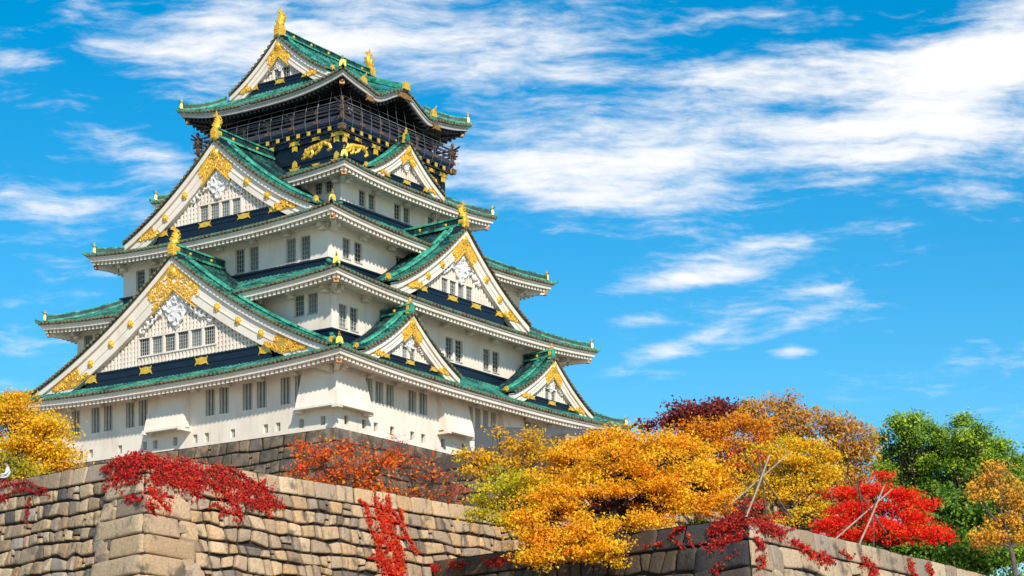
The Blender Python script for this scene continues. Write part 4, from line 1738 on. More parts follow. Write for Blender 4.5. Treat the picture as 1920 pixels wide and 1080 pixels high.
def tree(name, label, cat, base, depth, lobes, pal, leaf=.13, per=46, cr=.34, dens=5.0, tr=.22, seed=1, mat=None, bark=None, flat=.55,
         fork=None, group=None, holes=(), twigs=.5, bare=0, deep=.8, up=.35, inner=.45, wood='branches'):
    """lobes: (px, py, rx, ry[, depth]) crown masses as seen in the photo, stood at their own depth"""
    rng = np.random.default_rng(seed)
    rnd = random.Random(seed)
    base = Vector(base)
    root = tag(empty(name, base), label, cat, group)
    trunk, tw = MB(), MB()
    L = []
    for l in lobes:
        dp = l[4] if len(l) > 4 else depth
        c = at(l[0], l[1], dp) - base
        L.append((c, l[2] / F_PX * dp, l[3] / F_PX * dp))
    mean = sum((c for c, _, _ in L), Vector()) / len(L)
    top = max(c.z for c, _, _ in L)
    fk = Vector(fork) - base if fork else Vector((mean.x * .35, mean.y * .35, max(.6, mean.z * .42)))
    pts = bez(Vector((0, 0, -.3)), Vector((rnd.uniform(-.2, .2), rnd.uniform(-.1, .1), fk.z * .5)), fk, 6)
    trunk.tube(pts, [lerp(tr * 1.35, tr * .85, i / 6) for i in range(7)], 8)
    pos, tint = [], []
    pal = np.array(pal)
    for (c, rx, rz) in L:
        # limb to this mass
        d = (c - fk)
        mid = fk + d * .5 + Vector((rnd.uniform(-.12, .12), rnd.uniform(-.12, .12), rnd.uniform(.0, .16))) * d.length
        lp = bez(fk, mid, c - Vector((0, 0, rz * .35)), 8)
        lr = min(tr * .62, .03 + rx * .07)
        lp = [p + Vector((rnd.uniform(-1, 1), rnd.uniform(-1, 1), rnd.uniform(-1, 1))) * .035 * d.length * (1 if 0 < i < 8 else 0) for i, p in enumerate(lp)]
        trunk.tube(lp, [lerp(lr * 1.1, max(.02, lr * .25), i / 8) for i in range(9)], 6)
        ry = rx * deep
        n = max(5, int(dens * (rx * ry * rz) ** (2 / 3) * 4))
        u = rng.normal(size=(n, 3))
        u /= np.linalg.norm(u, axis=1)[:, None]
        u[:, 2] = np.where((u[:, 2] < 0) & (rng.random(n) < .5), -u[:, 2], u[:, 2])
        rr = rng.random(n) ** inner
        wob = 1 + .22 * rng.normal(size=n)
        P = u * (rr * np.clip(wob, .5, 1.45))[:, None] * np.array([rx, ry, rz])
        P[:, 2] -= (P[:, 0] ** 2 / max(rx * rx, .01)) * rz * .18
        for q in P:
            cc = Vector(q) + c
            if holes:
                w_ = cc + base
                hx, hy = 960 + F_PX * w_.x / w_.y, HOR - F_PX * (w_.z - CAMZ) / w_.y
                if any(((hx - h[0]) / h[2]) ** 2 + ((hy - h[1]) / h[3]) ** 2 < 1 for h in holes):
                    continue
            if rnd.random() < twigs:
                s0 = lp[rnd.randint(4, 8)]
                m_ = (s0 + cc) * .5 + Vector((rnd.uniform(-.2, .2), rnd.uniform(-.2, .2), rnd.uniform(-.05, .25))) * (cc - s0).length
                tw.tube(bez(s0, m_, cc, 4), [max(.012, tr * .13) * lerp(1.0, .35, i / 4) for i in range(5)], 4, False)
                for _ in range(bare):
                    e = cc + Vector((rnd.gauss(0, .5), rnd.gauss(0, .4), rnd.uniform(-.1, .7))) * cr * 2.6
                    tw.tube(bez(cc, (cc + e) * .5 + Vector((rnd.uniform(-.1, .1), 0, .06)), e, 3), [.011, .009, .007, .004], 4, False)
            k = max(3, int(per * rnd.uniform(.45, 1.5)))
            g = rng.normal(size=(k, 3)) * np.array([cr, cr, cr * flat])
            pos.append(g + np.array(cc))
            i1, i2 = rng.integers(0, len(pal), 2)
            w = rng.random()
            base_c = pal[i1] * w + pal[i2] * (1 - w)
            j = rng.normal(1, .13, (k, 1)) + rng.normal(0, .05, (k, 3))
            tint.append(base_c * np.clip(j, .5, 1.6))
    pos = np.concatenate(pos)
    tint = np.concatenate(tint)
    trunk.build('trunk', bark or BARK, root, True)
    if tw.v:
        tw.build('branches', bark or BARK, root)
    leaf_mesh('crown', pos, leaf, tint, mat or LEAF, root, rng, up)
    return root


Z1, Z2 = C1.z - .12, C2.z - .12                     # heights of the two terraces


def foot(px, depth, z):
    return ((px - 960) / F_PX * depth, depth, z)


ORANGE = [(.95, .42, .010), (.98, .50, .012), (.93, .35, .008), (1.0, .58, .018), (.84, .28, .006)]
YELLOW = [(.97, .60, .015), (.95, .52, .012), (.92, .62, .025), (.88, .42, .010)]
LEMON = [(.86, .62, .02), (.72, .60, .025), (.55, .54, .02), (.92, .60, .015), (.42, .48, .02)]
SCARLET = [(.92, .022, .008), (.96, .04, .008), (.82, .012, .010), (.95, .09, .010)]
RUST = [(.84, .14, .010), (.90, .20, .012), (.80, .07, .008), (.92, .28, .015)]
BROWN = [(.66, .32, .05), (.74, .38, .045), (.78, .44, .05), (.56, .23, .04)]
WINE = [(.20, .03, .028), (.26, .04, .035), (.15, .02, .022), (.32, .06, .035)]
CAMPHOR = [(.17, .31, .02), (.28, .42, .025), (.09, .18, .014), (.42, .54, .03), (.14, .27, .018)]
BOTTLE = [(.08, .19, .02), (.14, .27, .024), (.20, .34, .03), (.05, .13, .014)]

tree('autumn_tree', 'golden yellow tree behind the wall at the far left edge', 'tree', foot(25, 103, Z1), 103,
     [(25, 790, 62, 45), (85, 815, 50, 42), (40, 850, 70, 45), (105, 855, 36, 36), (20, 752, 34, 22), (-30, 800, 50, 60), (75, 885, 60, 26), (-20, 870, 50, 40), (125, 878, 22, 20)],
     YELLOW + [(.92, .44, .012), (.70, .54, .03)], .12, 84, .36, 6.6, .2, 3, flat=.42)
tree('maple_tree', 'big spreading orange maple hanging over the dark stone wall', 'tree', foot(1180, 91.5, Z2), 91,
     [(1170, 842, 118, 34, 93), (1080, 868, 62, 36, 92), (1265, 858, 88, 40, 93), (1180, 890, 150, 46, 90.5), (1052, 912, 54, 30, 92), (1305, 910, 78, 42, 91),
      (1055, 955, 88, 46, 87.5), (1000, 985, 42, 42, 87), (1020, 1020, 56, 40, 85.6), (1105, 1000, 78, 34, 86.5), (1000, 1050, 34, 22, 85), (1140, 1032, 46, 24, 85.8),
      (1320, 950, 52, 24, 90), (1345, 935, 36, 26, 90.5), (1240, 955, 74, 32, 89), (1205, 985, 36, 28, 87.5), (1230, 925, 80, 36, 89), (1090, 925, 70, 34, 88.5), (1070, 1035, 30, 24, 85.5)],
     ORANGE + [(1.0, .62, .02), (.98, .54, .015)], .11, 88, .28, 9.6, .28, 7, twigs=.8, flat=.45, up=.5, inner=.32, fork=at(1172, 960, 91),
     holes=((1132, 955, 44, 20), (1190, 938, 36, 12), (1228, 950, 30, 12), (1235, 868, 24, 11), (1298, 912, 20, 10), (1100, 908, 34, 9), (1180, 900, 44, 9), (1050, 985, 40, 9), (1290, 970, 40, 10), (1168, 1000, 16, 18), (1150, 862, 30, 7), (1080, 935, 30, 8), (1010, 945, 26, 7), (1340, 920, 20, 8), (1085, 1018, 22, 9)))
tree('maple_tree', 'yellow-green maple left of the big orange one, over the tan wall', 'tree', foot(1000, 94.5, Z2), 91.2,
     [(935, 935, 52, 34), (965, 900, 42, 22), (985, 945, 46, 40), (905, 968, 40, 14, 91.2), (950, 975, 44, 16), (905, 945, 32, 18), (1010, 905, 40, 26)],
     LEMON, .10, 66, .30, 7.0, .15, 9, twigs=.5, flat=.3, up=.6)
tree('autumn_tree', 'loose amber tree in front of the small bastion and hoarding', 'tree', foot(960, 112, Z1), 112,
     [(965, 840, 52, 24), (905, 862, 36, 24), (1015, 848, 36, 24), (885, 885, 26, 20), (955, 872, 56, 22), (935, 812, 18, 10), (1000, 818, 24, 12), (1035, 855, 18, 16), (950, 900, 60, 20), (875, 850, 14, 9)],
     [(.90, .50, .012), (.82, .42, .010), (.94, .58, .015), (.62, .32, .01)], .12, 40, .26, 6.0, .13, 13, twigs=.6, bare=1)
tree('cherry_tree', 'thinning orange-red cherry with bare twigs above the tan wall', 'tree', foot(650, 106, Z1), 106,
     [(600, 868, 52, 36), (570, 845, 26, 20), (650, 842, 34, 22), (665, 890, 62, 34), (610, 910, 60, 24), (700, 925, 60, 22), (720, 870, 44, 30), (560, 890, 24, 20)],
     RUST, .15, 17, .26, 7.0, .12, 17, bark=BARK_P, twigs=.95, bare=4)
tree('cherry_tree', 'almost bare cherry with a few red leaves right of the fuller one', 'tree', foot(790, 107, Z1), 107,
     [(770, 880, 50, 30), (810, 900, 48, 30), (780, 930, 70, 22), (845, 925, 34, 24), (740, 850, 30, 22), (830, 945, 40, 16)],
     RUST + [(.6, .05, .03)], .14, 9, .32, 6.5, .11, 19, bark=BARK_P, twigs=1.0, bare=4)
tree('maple_tree', 'dark wine-red tree rising highest behind the orange maples', 'tree', foot(1300, 142, Z2), 142,
     [(1300, 778, 55, 22), (1260, 793, 28, 14), (1345, 772, 32, 20), (1214, 803, 12, 7), (1320, 800, 60, 22), (1385, 770, 18, 12)], WINE, .20, 44, .38, 7.0, .22, 23, twigs=.5)
tree('autumn_tree', 'amber tree between the big orange maple and the wooden props', 'tree', foot(1380, 112, Z2), 112,
     [(1330, 808, 64, 22), (1400, 800, 52, 22), (1300, 840, 50, 30), (1375, 845, 70, 36), (1340, 885, 60, 30), (1430, 830, 36, 24), (1400, 885, 40, 24)],
     [(.82, .27, .008), (.74, .20, .008), (.88, .36, .01), (.62, .20, .01), (.80, .42, .015)], .125, 60, .34, 6.0, .2, 29, twigs=.7, flat=.42)
tree('autumn_tree', 'bronze thinning tree against the sky left of the green camphors', 'tree', foot(1480, 132, Z2), 132,
     [(1420, 768, 34, 22), (1470, 762, 42, 22), (1440, 795, 60, 26), (1505, 790, 40, 30), (1490, 820, 50, 30), (1395, 785, 28, 18)],
     BROWN + [(.66, .30, .03), (.6, .24, .02)], .17, 26, .34, 6.5, .2, 31, bark=BARK_P, twigs=.8, bare=2)
tree('autumn_tree', 'pale tan thinning tree right behind the yellow maple', 'tree', foot(1580, 130, Z2), 130,
     [(1550, 800, 44, 30), (1590, 815, 44, 34), (1610, 860, 40, 34), (1570, 850, 50, 34), (1600, 905, 40, 30), (1560, 895, 50, 30), (1625, 835, 24, 20)],
     BROWN, .17, 26, .34, 6.5, .2, 37, bark=BARK_P, twigs=.8, bare=2)
tree('maple_tree', 'bright yellow maple behind the wooden props on the terrace', 'tree', foot(1485, 104, Z2), 104,
     [(1500, 838, 50, 24), (1545, 862, 40, 30), (1470, 870, 50, 32), (1520, 900, 46, 30), (1440, 905, 40, 30), (1555, 905, 26, 26), (1480, 935, 46, 26), (1520, 960, 34, 24), (1480, 985, 26, 20), (1430, 850, 30, 20)],
     YELLOW + [(.88, .56, .02), (.6, .5, .03)], .115, 70, .32, 7.0, .16, 41, twigs=.5, flat=.35)
tree('maple_tree', 'brilliant scarlet maple behind the lower wall at the right', 'tree', foot(1668, 97.5, Z2), 97,
     [(1585, 930, 36, 14), (1630, 922, 46, 18), (1600, 958, 48, 20, 95.5), (1565, 985, 38, 13, 95), (1690, 932, 42, 16), (1728, 946, 28, 12), (1705, 980, 46, 22, 96), (1742, 1000, 34, 18, 96),
      (1645, 985, 36, 20, 95.5), (1695, 1008, 32, 14, 95.5), (1605, 1000, 44, 18, 95), (1536, 1005, 16, 8, 95), (1655, 892, 9, 6), (1660, 955, 44, 16), (1765, 1010, 16, 10)],
     SCARLET, .115, 60, .27, 9.5, .17, 43, twigs=.45, flat=.42, up=.5)
tree('maple_tree', 'small crimson maple glimpsed through the big orange crown', 'tree', foot(1150, 97, Z2), 97,
     [(1130, 955, 36, 16), (1170, 932, 22, 8), (1228, 945, 22, 10), (1105, 968, 24, 9), (1150, 975, 30, 10)], SCARLET, .13, 46, .24, 9.0, .1, 47)
tree('maple_tree', 'thin crimson maple beside the left wooden props', 'tree', foot(1400, 101, Z2), 101,
     [(1375, 855, 14, 8), (1432, 858, 12, 8), (1370, 880, 14, 8), (1400, 945, 30, 10), (1440, 970, 24, 10), (1380, 965, 22, 10)], [(.6, .03, .03), (.66, .05, .02)], .13, 20, .22, 8.0, .07, 53, twigs=.9)


def clumps(poly, r, seed, depth):
    """scatter rounded leaf clumps over the outline of a broad crown"""
    rnd = random.Random(seed)
    xs, ys = [p[0] for p in poly], [p[1] for p in poly]
    out = []
    for _ in range(1500):
        x, y = rnd.uniform(min(xs), max(xs)), rnd.uniform(min(ys), max(ys))
        ins_ = False
        for (x0, y0), (x1, y1) in zip(poly, poly[1:] + poly[:1]):
            if (y0 > y) != (y1 > y) and x < (x1 - x0) * (y - y0) / (y1 - y0) + x0:
                ins_ = not ins_
        if ins_ and all(math.hypot(x - o_[0], (y - o_[1]) * 1.25) > r * 1.12 for o_ in out):
            q = r * rnd.uniform(.75, 1.15)
            out.append((x, y, q, q * rnd.uniform(.62, .8), depth + rnd.uniform(-3, 3)))
    return out


tree('camphor_tree', 'tall green camphor nearest the bronze trees', 'tree', foot(1720, 150, Z2), 150,
     clumps([(1645, 830), (1660, 795), (1700, 780), (1735, 790), (1765, 810), (1775, 870), (1790, 930), (1740, 950), (1690, 950), (1650, 900)], 21, 4, 150),
     CAMPHOR, .17, 84, .36, 8.5, .32, 59, LEAF_G, twigs=.5, flat=.7, inner=.25, up=.7)
tree('camphor_tree', 'green camphor with the broadest crown, right of the tallest one', 'tree', foot(1830, 148, Z2), 148,
     clumps([(1770, 820), (1790, 790), (1830, 800), (1870, 825), (1905, 850), (1945, 870), (1950, 950), (1880, 960), (1800, 960), (1780, 900)], 22, 6, 148),
     CAMPHOR, .17, 84, .36, 8.5, .32, 61, LEAF_G, twigs=.5, flat=.7, inner=.25, up=.7)
tree('evergreen_tree', 'dark green evergreen filling the gap behind the scarlet maple', 'tree', foot(1780, 125, Z2), 125,
     [(1770, 950, 60, 30), (1820, 970, 60, 34), (1870, 960, 50, 34), (1790, 1010, 60, 34), (1850, 1020, 60, 36), (1905, 1010, 46, 40), (1730, 1000, 40, 30), (1900, 950, 40, 26), (1690, 1035, 50, 22), (1740, 1045, 50, 24), (1640, 1030, 44, 22), (1800, 1055, 60, 26)],
     BOTTLE, .22, 50, .42, 7.0, .25, 67, LEAF_G, twigs=.3, flat=.7)
tree('evergreen_hedge', 'dark hedge along the back of the lower terrace under the trees', 'hedge', foot(1650, 132, Z2), 132,
     [(1420, 985, 60, 30), (1500, 1000, 60, 34), (1580, 1010, 60, 36), (1650, 1020, 60, 36), (1720, 1030, 60, 36), (1790, 1035, 60, 40), (1560, 1035, 70, 24), (1640, 1050, 70, 24)],
     [(.05, .07, .014), (.08, .09, .02), (.10, .07, .02), (.03, .05, .012)], .2, 60, .45, 6.0, .12, 89, LEAF_G, twigs=.3, flat=.7)
tree('evergreen_bush', 'olive bush behind the sitting man at the far left edge', 'bush', foot(20, 99, Z1), 99,
     [(5, 870, 34, 20), (40, 880, 30, 16), (-25, 880, 30, 20), (70, 892, 24, 10), (0, 898, 40, 16), (38, 902, 40, 13), (-40, 905, 40, 18)], [(.30, .28, .02), (.18, .20, .02), (.66, .46, .02)], .12, 60, .3, 8.0, .06, 97, LEAF_G, twigs=.4)
tree('evergreen_bush', 'low dark bush in the bottom right corner', 'bush', foot(1850, 104, Z2), 104,
     [(1830, 1040, 46, 26), (1880, 1055, 44, 26), (1785, 1050, 34, 20), (1915, 1045, 24, 30)], BOTTLE + CAMPHOR[:2], .17, 50, .32, 8.0, .1, 71, LEAF_G, twigs=.3)
tree('autumn_tree', 'thin apricot tree with bare twigs at the right edge', 'tree', foot(1905, 100, Z2), 100,
     [(1850, 905, 34, 22), (1895, 925, 36, 30), (1830, 930, 22, 14), (1890, 985, 36, 28), (1862, 1015, 34, 18), (1918, 965, 24, 36), (1845, 1005, 26, 12), (1870, 880, 24, 16), (1920, 1010, 24, 20)],
     [(.78, .38, .05), (.86, .46, .04), (.90, .52, .03), (.68, .30, .05)], .13, 40, .28, 8.0, .11, 73, bark=BARK_P, twigs=.9, bare=2)
tree('evergreen_bush', 'small green shrub behind the coping under the orange maple', 'bush', foot(1300, 93, Z2), 93,
     [(1290, 985, 26, 10), (1325, 982, 20, 8)], CAMPHOR, .11, 34, .2, 8.0, .04, 79, LEAF_G)
tree('autumn_tree', 'ochre tree filling the space behind the props and yellow maple', 'tree', foot(1440, 122, Z2), 122,
     [(1350, 915, 60, 30), (1420, 930, 60, 34), (1490, 880, 70, 40), (1560, 950, 50, 34), (1390, 880, 50, 30), (1620, 950, 40, 30)],
     [(.40, .24, .03), (.5, .28, .03), (.30, .24, .03), (.24, .22, .03)], .17, 46, .36, 6.0, .2, 83)


def plane_hit(px, py, C, N, bat=BAT):
    """photo pixel -> point on a battered wall face"""
    n = (N + Vector((0, 0, bat))).normalized()
    r = Vector(((px - 960) / F_PX, 1.0, (HOR - py) / F_PX))
    o = Vector((0, 0, CAMZ))
    t = (C - o).dot(n) / r.dot(n)
    return o + r * t, n


def creeper(label, patches, pal, seed, leaf=.085, group=None):
    """patches: (C, N, polyline of pixels, half width px, leaves); leaves grow thickest along each stem"""
    rng = np.random.default_rng(seed)
    rnd = random.Random(seed)
    pos, nr, tint = [], [], []
    stems = []
    pal = np.array(pal)
    for (C, N, line, wd, count) in patches:
        st = MB()
        stems.append(st)
        line = [Vector((x, y)) for x, y in line]
        ln = [(b - a).length for a, b in zip(line[:-1], line[1:])]
        pv = []
        for p in line:
            h, n = plane_hit(p.x, p.y, C, N)
            pv.append(h + n * .06)
        st.tube(pv, .026, 4, False)
        for _ in range(max(1, count // 160)):
            q = []
            for p in line:
                h, n = plane_hit(p.x + rnd.gauss(0, wd * .5), p.y + rnd.gauss(0, wd * .5), C, N)
                q.append(h + n * .05)
            st.tube(q, .010, 4, False)
        # thin side tendrils wandering off the main stem
        for _ in range(max(2, count // 90)):
            j = rnd.randrange(len(line) - 1)
            p = line[j].lerp(line[j + 1], rnd.random())
            d = Vector((rnd.gauss(0, 1), rnd.gauss(.35, .8)))
            d = d.normalized() if d.length > .01 else Vector((0, 1))
            for k in range(rnd.randint(8, 20)):
                d = (d + Vector((rnd.gauss(0, .22), rnd.gauss(.03, .22)))).normalized()
                p = p + d * wd * .14
                for _2 in range(2):
                    h, n = plane_hit(p.x + rnd.gauss(0, .7), p.y + rnd.gauss(0, .7), C, N)
                    if h.z > C.z:
                        break
                    pos.append(h + n * (.06 + abs(rnd.gauss(0, .03))))
                    nr.append(n)
                    tint.append(pal[rnd.randrange(len(pal))] * rnd.uniform(.7, 1.2))
        cl = None
        for i in range(int(count * 1.15)):
            x = rnd.random() * sum(ln)
            j = 0
            while j < len(ln) - 1 and x > ln[j]:
                x -= ln[j]
                j += 1
            p = line[j] + (line[j + 1] - line[j]) * (x / max(.01, ln[j]))
            if cl is None or i % 9 == 0:
                wq = wd * rnd.choice((.25, .4, .55, .75))
                cl = (rnd.gauss(0, wq), rnd.gauss(0, wq), pal[rnd.randrange(len(pal))], rnd.uniform(.85, 1.15))
            h, n = plane_hit(p.x + cl[0] + rnd.gauss(0, wd * .18), p.y + cl[1] + rnd.gauss(0, wd * .18), C, N)
            if math.sin(p.x * .21 + cl[0] * .55 + seed) * math.sin(p.y * .27 + cl[1] * .6 + seed * 2) + rnd.uniform(-.55, .75) < -.12:
                continue
            zmax = C.z + .08
            if h.z > zmax:
                h = h - n * min(.5, (h.z - zmax) * 2) - Vector((0, 0, h.z - zmax - rnd.uniform(0, .1)))
            pos.append(h + n * (.10 + abs(rnd.gauss(0, .06))))
            nr.append(n)
            tint.append(cl[2] * cl[3] * rnd.uniform(.75, 1.25))
    c0 = Vector(pos[0])
    root = tag(empty('creeper', (c0.x, c0.y, c0.z)), label, 'creeper', group)
    for st in stems:
        st.v = [(v[0] - c0.x, v[1] - c0.y, v[2] - c0.z) for v in st.v]
        st.build('stem', BARK, root)
    P = np.array([tuple(p) for p in pos]) - np.array(tuple(c0))
    leaf_mesh('foliage', P, leaf, np.array(tint), LEAF, root, rng, .15, np.array([tuple(n) for n in nr]), .8)
    return root


CRIM = [(.58, .014, .022), (.70, .02, .022), (.44, .012, .022), (.74, .045, .02), (.30, .010, .016), (.20, .010, .012), (.36, .06, .02), (.62, .10, .02)]
FLAME = [(.70, .02, .012), (.76, .06, .012), (.72, .10, .014), (.62, .014, .014)]
creeper('thick crimson creeper draped over the corner of the tan bastion',
        [(C1, NR1, [(272, 862), (300, 875), (340, 880), (378, 892)], 17, 2600), (C1, NR1, [(285, 895), (330, 905), (372, 915)], 14, 1500),
         (C1, NR1, [(276, 918), (292, 935), (312, 955)], 9, 600), (C1, NR1, [(276, 945), (284, 955)], 6, 150),
         (C1, NR1, [(392, 880), (430, 905), (470, 920), (505, 935)], 13, 1500), (C1, NR1, [(392, 905), (420, 925), (440, 950), (448, 972)], 10, 900),
         (C1, NR1, [(440, 930), (480, 950), (525, 948)], 10, 800), (C1, NR1, [(398, 945), (420, 965)], 6, 160), (C1, NR1, [(480, 935), (495, 960), (500, 965)], 6, 200),
         (C1, NR1, [(400, 876), (430, 882), (470, 905), (500, 918)], 6, 350),
         (C1, NL1, [(272, 862), (250, 866), (228, 872)], 13, 1500), (C1, NL1, [(268, 890), (240, 890), (215, 900)], 12, 800), (C1, NL1, [(225, 868), (205, 880), (195, 885)], 6, 260),
         (C1, NL1, [(262, 905), (235, 912), (212, 912), (200, 922)], 6, 260), (C1, NL1, [(250, 930), (262, 940)], 8, 120), (C1, NL1, [(225, 898), (222, 915), (240, 935), (250, 938)], 4, 140)],
        CRIM + FLAME[:1], 101)
creeper('dull crimson creeper streaking across the coping at the far left edge',
        [(C1, NL1, [(0, 915), (30, 908), (60, 905)], 7, 260), (C1, NL1, [(0, 932), (40, 922), (95, 922)], 3.5, 170), (C1, NL1, [(55, 905), (75, 915), (97, 918)], 2, 90),
         (C1, NL1, [(45, 912), (70, 926), (98, 932)], 2, 90), (C1, NL1, [(60, 935), (56, 960), (53, 985)], 2.2, 110), (C1, NL1, [(0, 940), (15, 935)], 6, 150)], [(.42, .02, .022), (.5, .018, .018), (.34, .018, .02)], 103, .075)
creeper('flame-red creeper hanging in long strands down the sunlit tan wall',
        [(C1, NR1, [(703, 935), (706, 965), (718, 1000), (735, 1040), (748, 1080)], 8, 900), (C1, NR1, [(712, 950), (728, 990), (745, 1030), (752, 1075)], 8, 800),
         (C1, NR1, [(682, 950), (690, 985), (705, 1020), (715, 1050)], 6, 420), (C1, NR1, [(735, 960), (750, 985), (765, 1015), (780, 1040)], 4.5, 320), (C1, NR1, [(722, 930), (725, 960), (730, 985)], 5, 300),
         (C1, NR1, [(708, 1045), (718, 1060), (735, 1075)], 11, 700), (C1, NR1, [(745, 955), (752, 975)], 3, 90), (C1, NR1, [(670, 938), (684, 948)], 2, 40), (C1, NR1, [(700, 1010), (715, 1020)], 6, 150)], FLAME, 107)
creeper('crimson creeper over the corner of the lower dark bastion',
        [(C2, NL2, [(1400, 976), (1370, 984), (1340, 994)], 12, 1500), (C2, NL2, [(1395, 1005), (1360, 1020), (1335, 1032)], 11, 900), (C2, NL2, [(1290, 988), (1270, 995), (1265, 1010), (1290, 1030)], 3, 170),
         (C2, NL2, [(1390, 1040), (1365, 1050), (1340, 1075)], 7, 160), (C2, NL2, [(1245, 1020), (1210, 1030)], 3, 60), (C2, NL2, [(1295, 1000), (1300, 1025)], 2.5, 60),
         (C2, NR2, [(1406, 976), (1430, 987), (1465, 1002)], 10, 1100), (C2, NR2, [(1412, 1010), (1425, 1030)], 6, 260), (C2, NR2, [(1420, 1045), (1428, 1055), (1415, 1070)], 5, 160)], CRIM, 109)
creeper('thin red creeper patches along the sunlit lower wall under the scarlet maple',
        [(C2, NR2, [(1480, 1015), (1510, 1030), (1520, 1045)], 8, 420), (C2, NR2, [(1525, 1040), (1555, 1055)], 8, 300), (C2, NR2, [(1615, 1045), (1630, 1065), (1640, 1078)], 9, 420), (C2, NR2, [(1700, 1050), (1708, 1075)], 6, 240),
         (C2, NR2, [(1735, 1060), (1745, 1078)], 7, 200), (C2, NR2, [(1570, 1035), (1590, 1045)], 4, 70)], FLAME + CRIM, 113)
creeper('sparse dull red creeper on the dark coping left under the orange maple',
        [(C2, NL2, [(800, 1072), (830, 1065)], 8, 200), (C2, NL2, [(850, 1062), (870, 1058)], 8, 160), (C2, NL2, [(915, 1055), (960, 1048)], 9, 180), (C2, NL2, [(1010, 1050), (1040, 1040)], 8, 140)], CRIM + FLAME, 127, .085)

# ------------------------------------------------------------------ wooden props, notice board
WOOD = simple('weathered_pole', (.36, .29, .22), .8, 0, .3, 4, .3, 12)
WOOD_DK = simple('dark_pole', (.10, .065, .05), .85, 0, .3, 4)


def props(label, poles):
    c = at(*poles[0][1], poles[0][2])
    root = tag(empty('tree_prop', c), label, 'tree support', 'crossed poles propping up the maples')
    for (p, q, d0, d1, r, m) in poles:
        mb = MB()
        mb.tube([at(*p, d1) - c, (at(*p, d1) + at(*q, d0)) * .5 - c + Vector((r * .9, 0, r * .8)), at(*q, d0) - c], [r * .85, r, r * 1.1], 8)
        mb.build('pole', m, root)


props('crossed pale poles behind the corner of the lower wall', [((1377, 828), (1485, 972), 88.5, 90.5, .036, WOOD_DK), ((1443, 853), (1398, 972), 86.5, 88.5, .038, WOOD), ((1483, 847), (1370, 945), 89.5, 90, .034, WOOD), ((1420, 847), (1437, 965), 91, 91, .042, WOOD_DK)])
props('crossed poles leaning in front of the scarlet maple', [((1587, 892), (1662, 1000), 93.6, 95, .036, WOOD_DK), ((1657, 913), (1604, 1036), 92, 94.2, .04, WOOD), ((1673, 917), (1552, 1023), 92.5, 95.6, .034, WOOD), ((1607, 897), (1621, 1000), 95, 94, .04, WOOD_DK), ((1636, 970), (1638, 1035), 93.5, 93.5, .035, WOOD_DK)])
PINK = simple('pink_board', (.40, .12, .17), .6, 0, .08, 3)
c = at(1543, 1012, 94)
nb = tag(empty('notice_board', c), 'small pale pink board under the scarlet maple', 'sign')
mb = MB()
mb.box(-.12, .12, -.02, .02, -.02, .30)
mb.build('board', PINK, nb)
mb = MB()
mb.box(-.02, .02, .021, .05, -.9, .30)
mb.build('post', WOOD_DK, nb)


# ------------------------------------------------------------------ people
SKIN = simple('skin', (.50, .30, .21), .6)
HAIR = simple('dark_hair', (.012, .010, .009), .5)


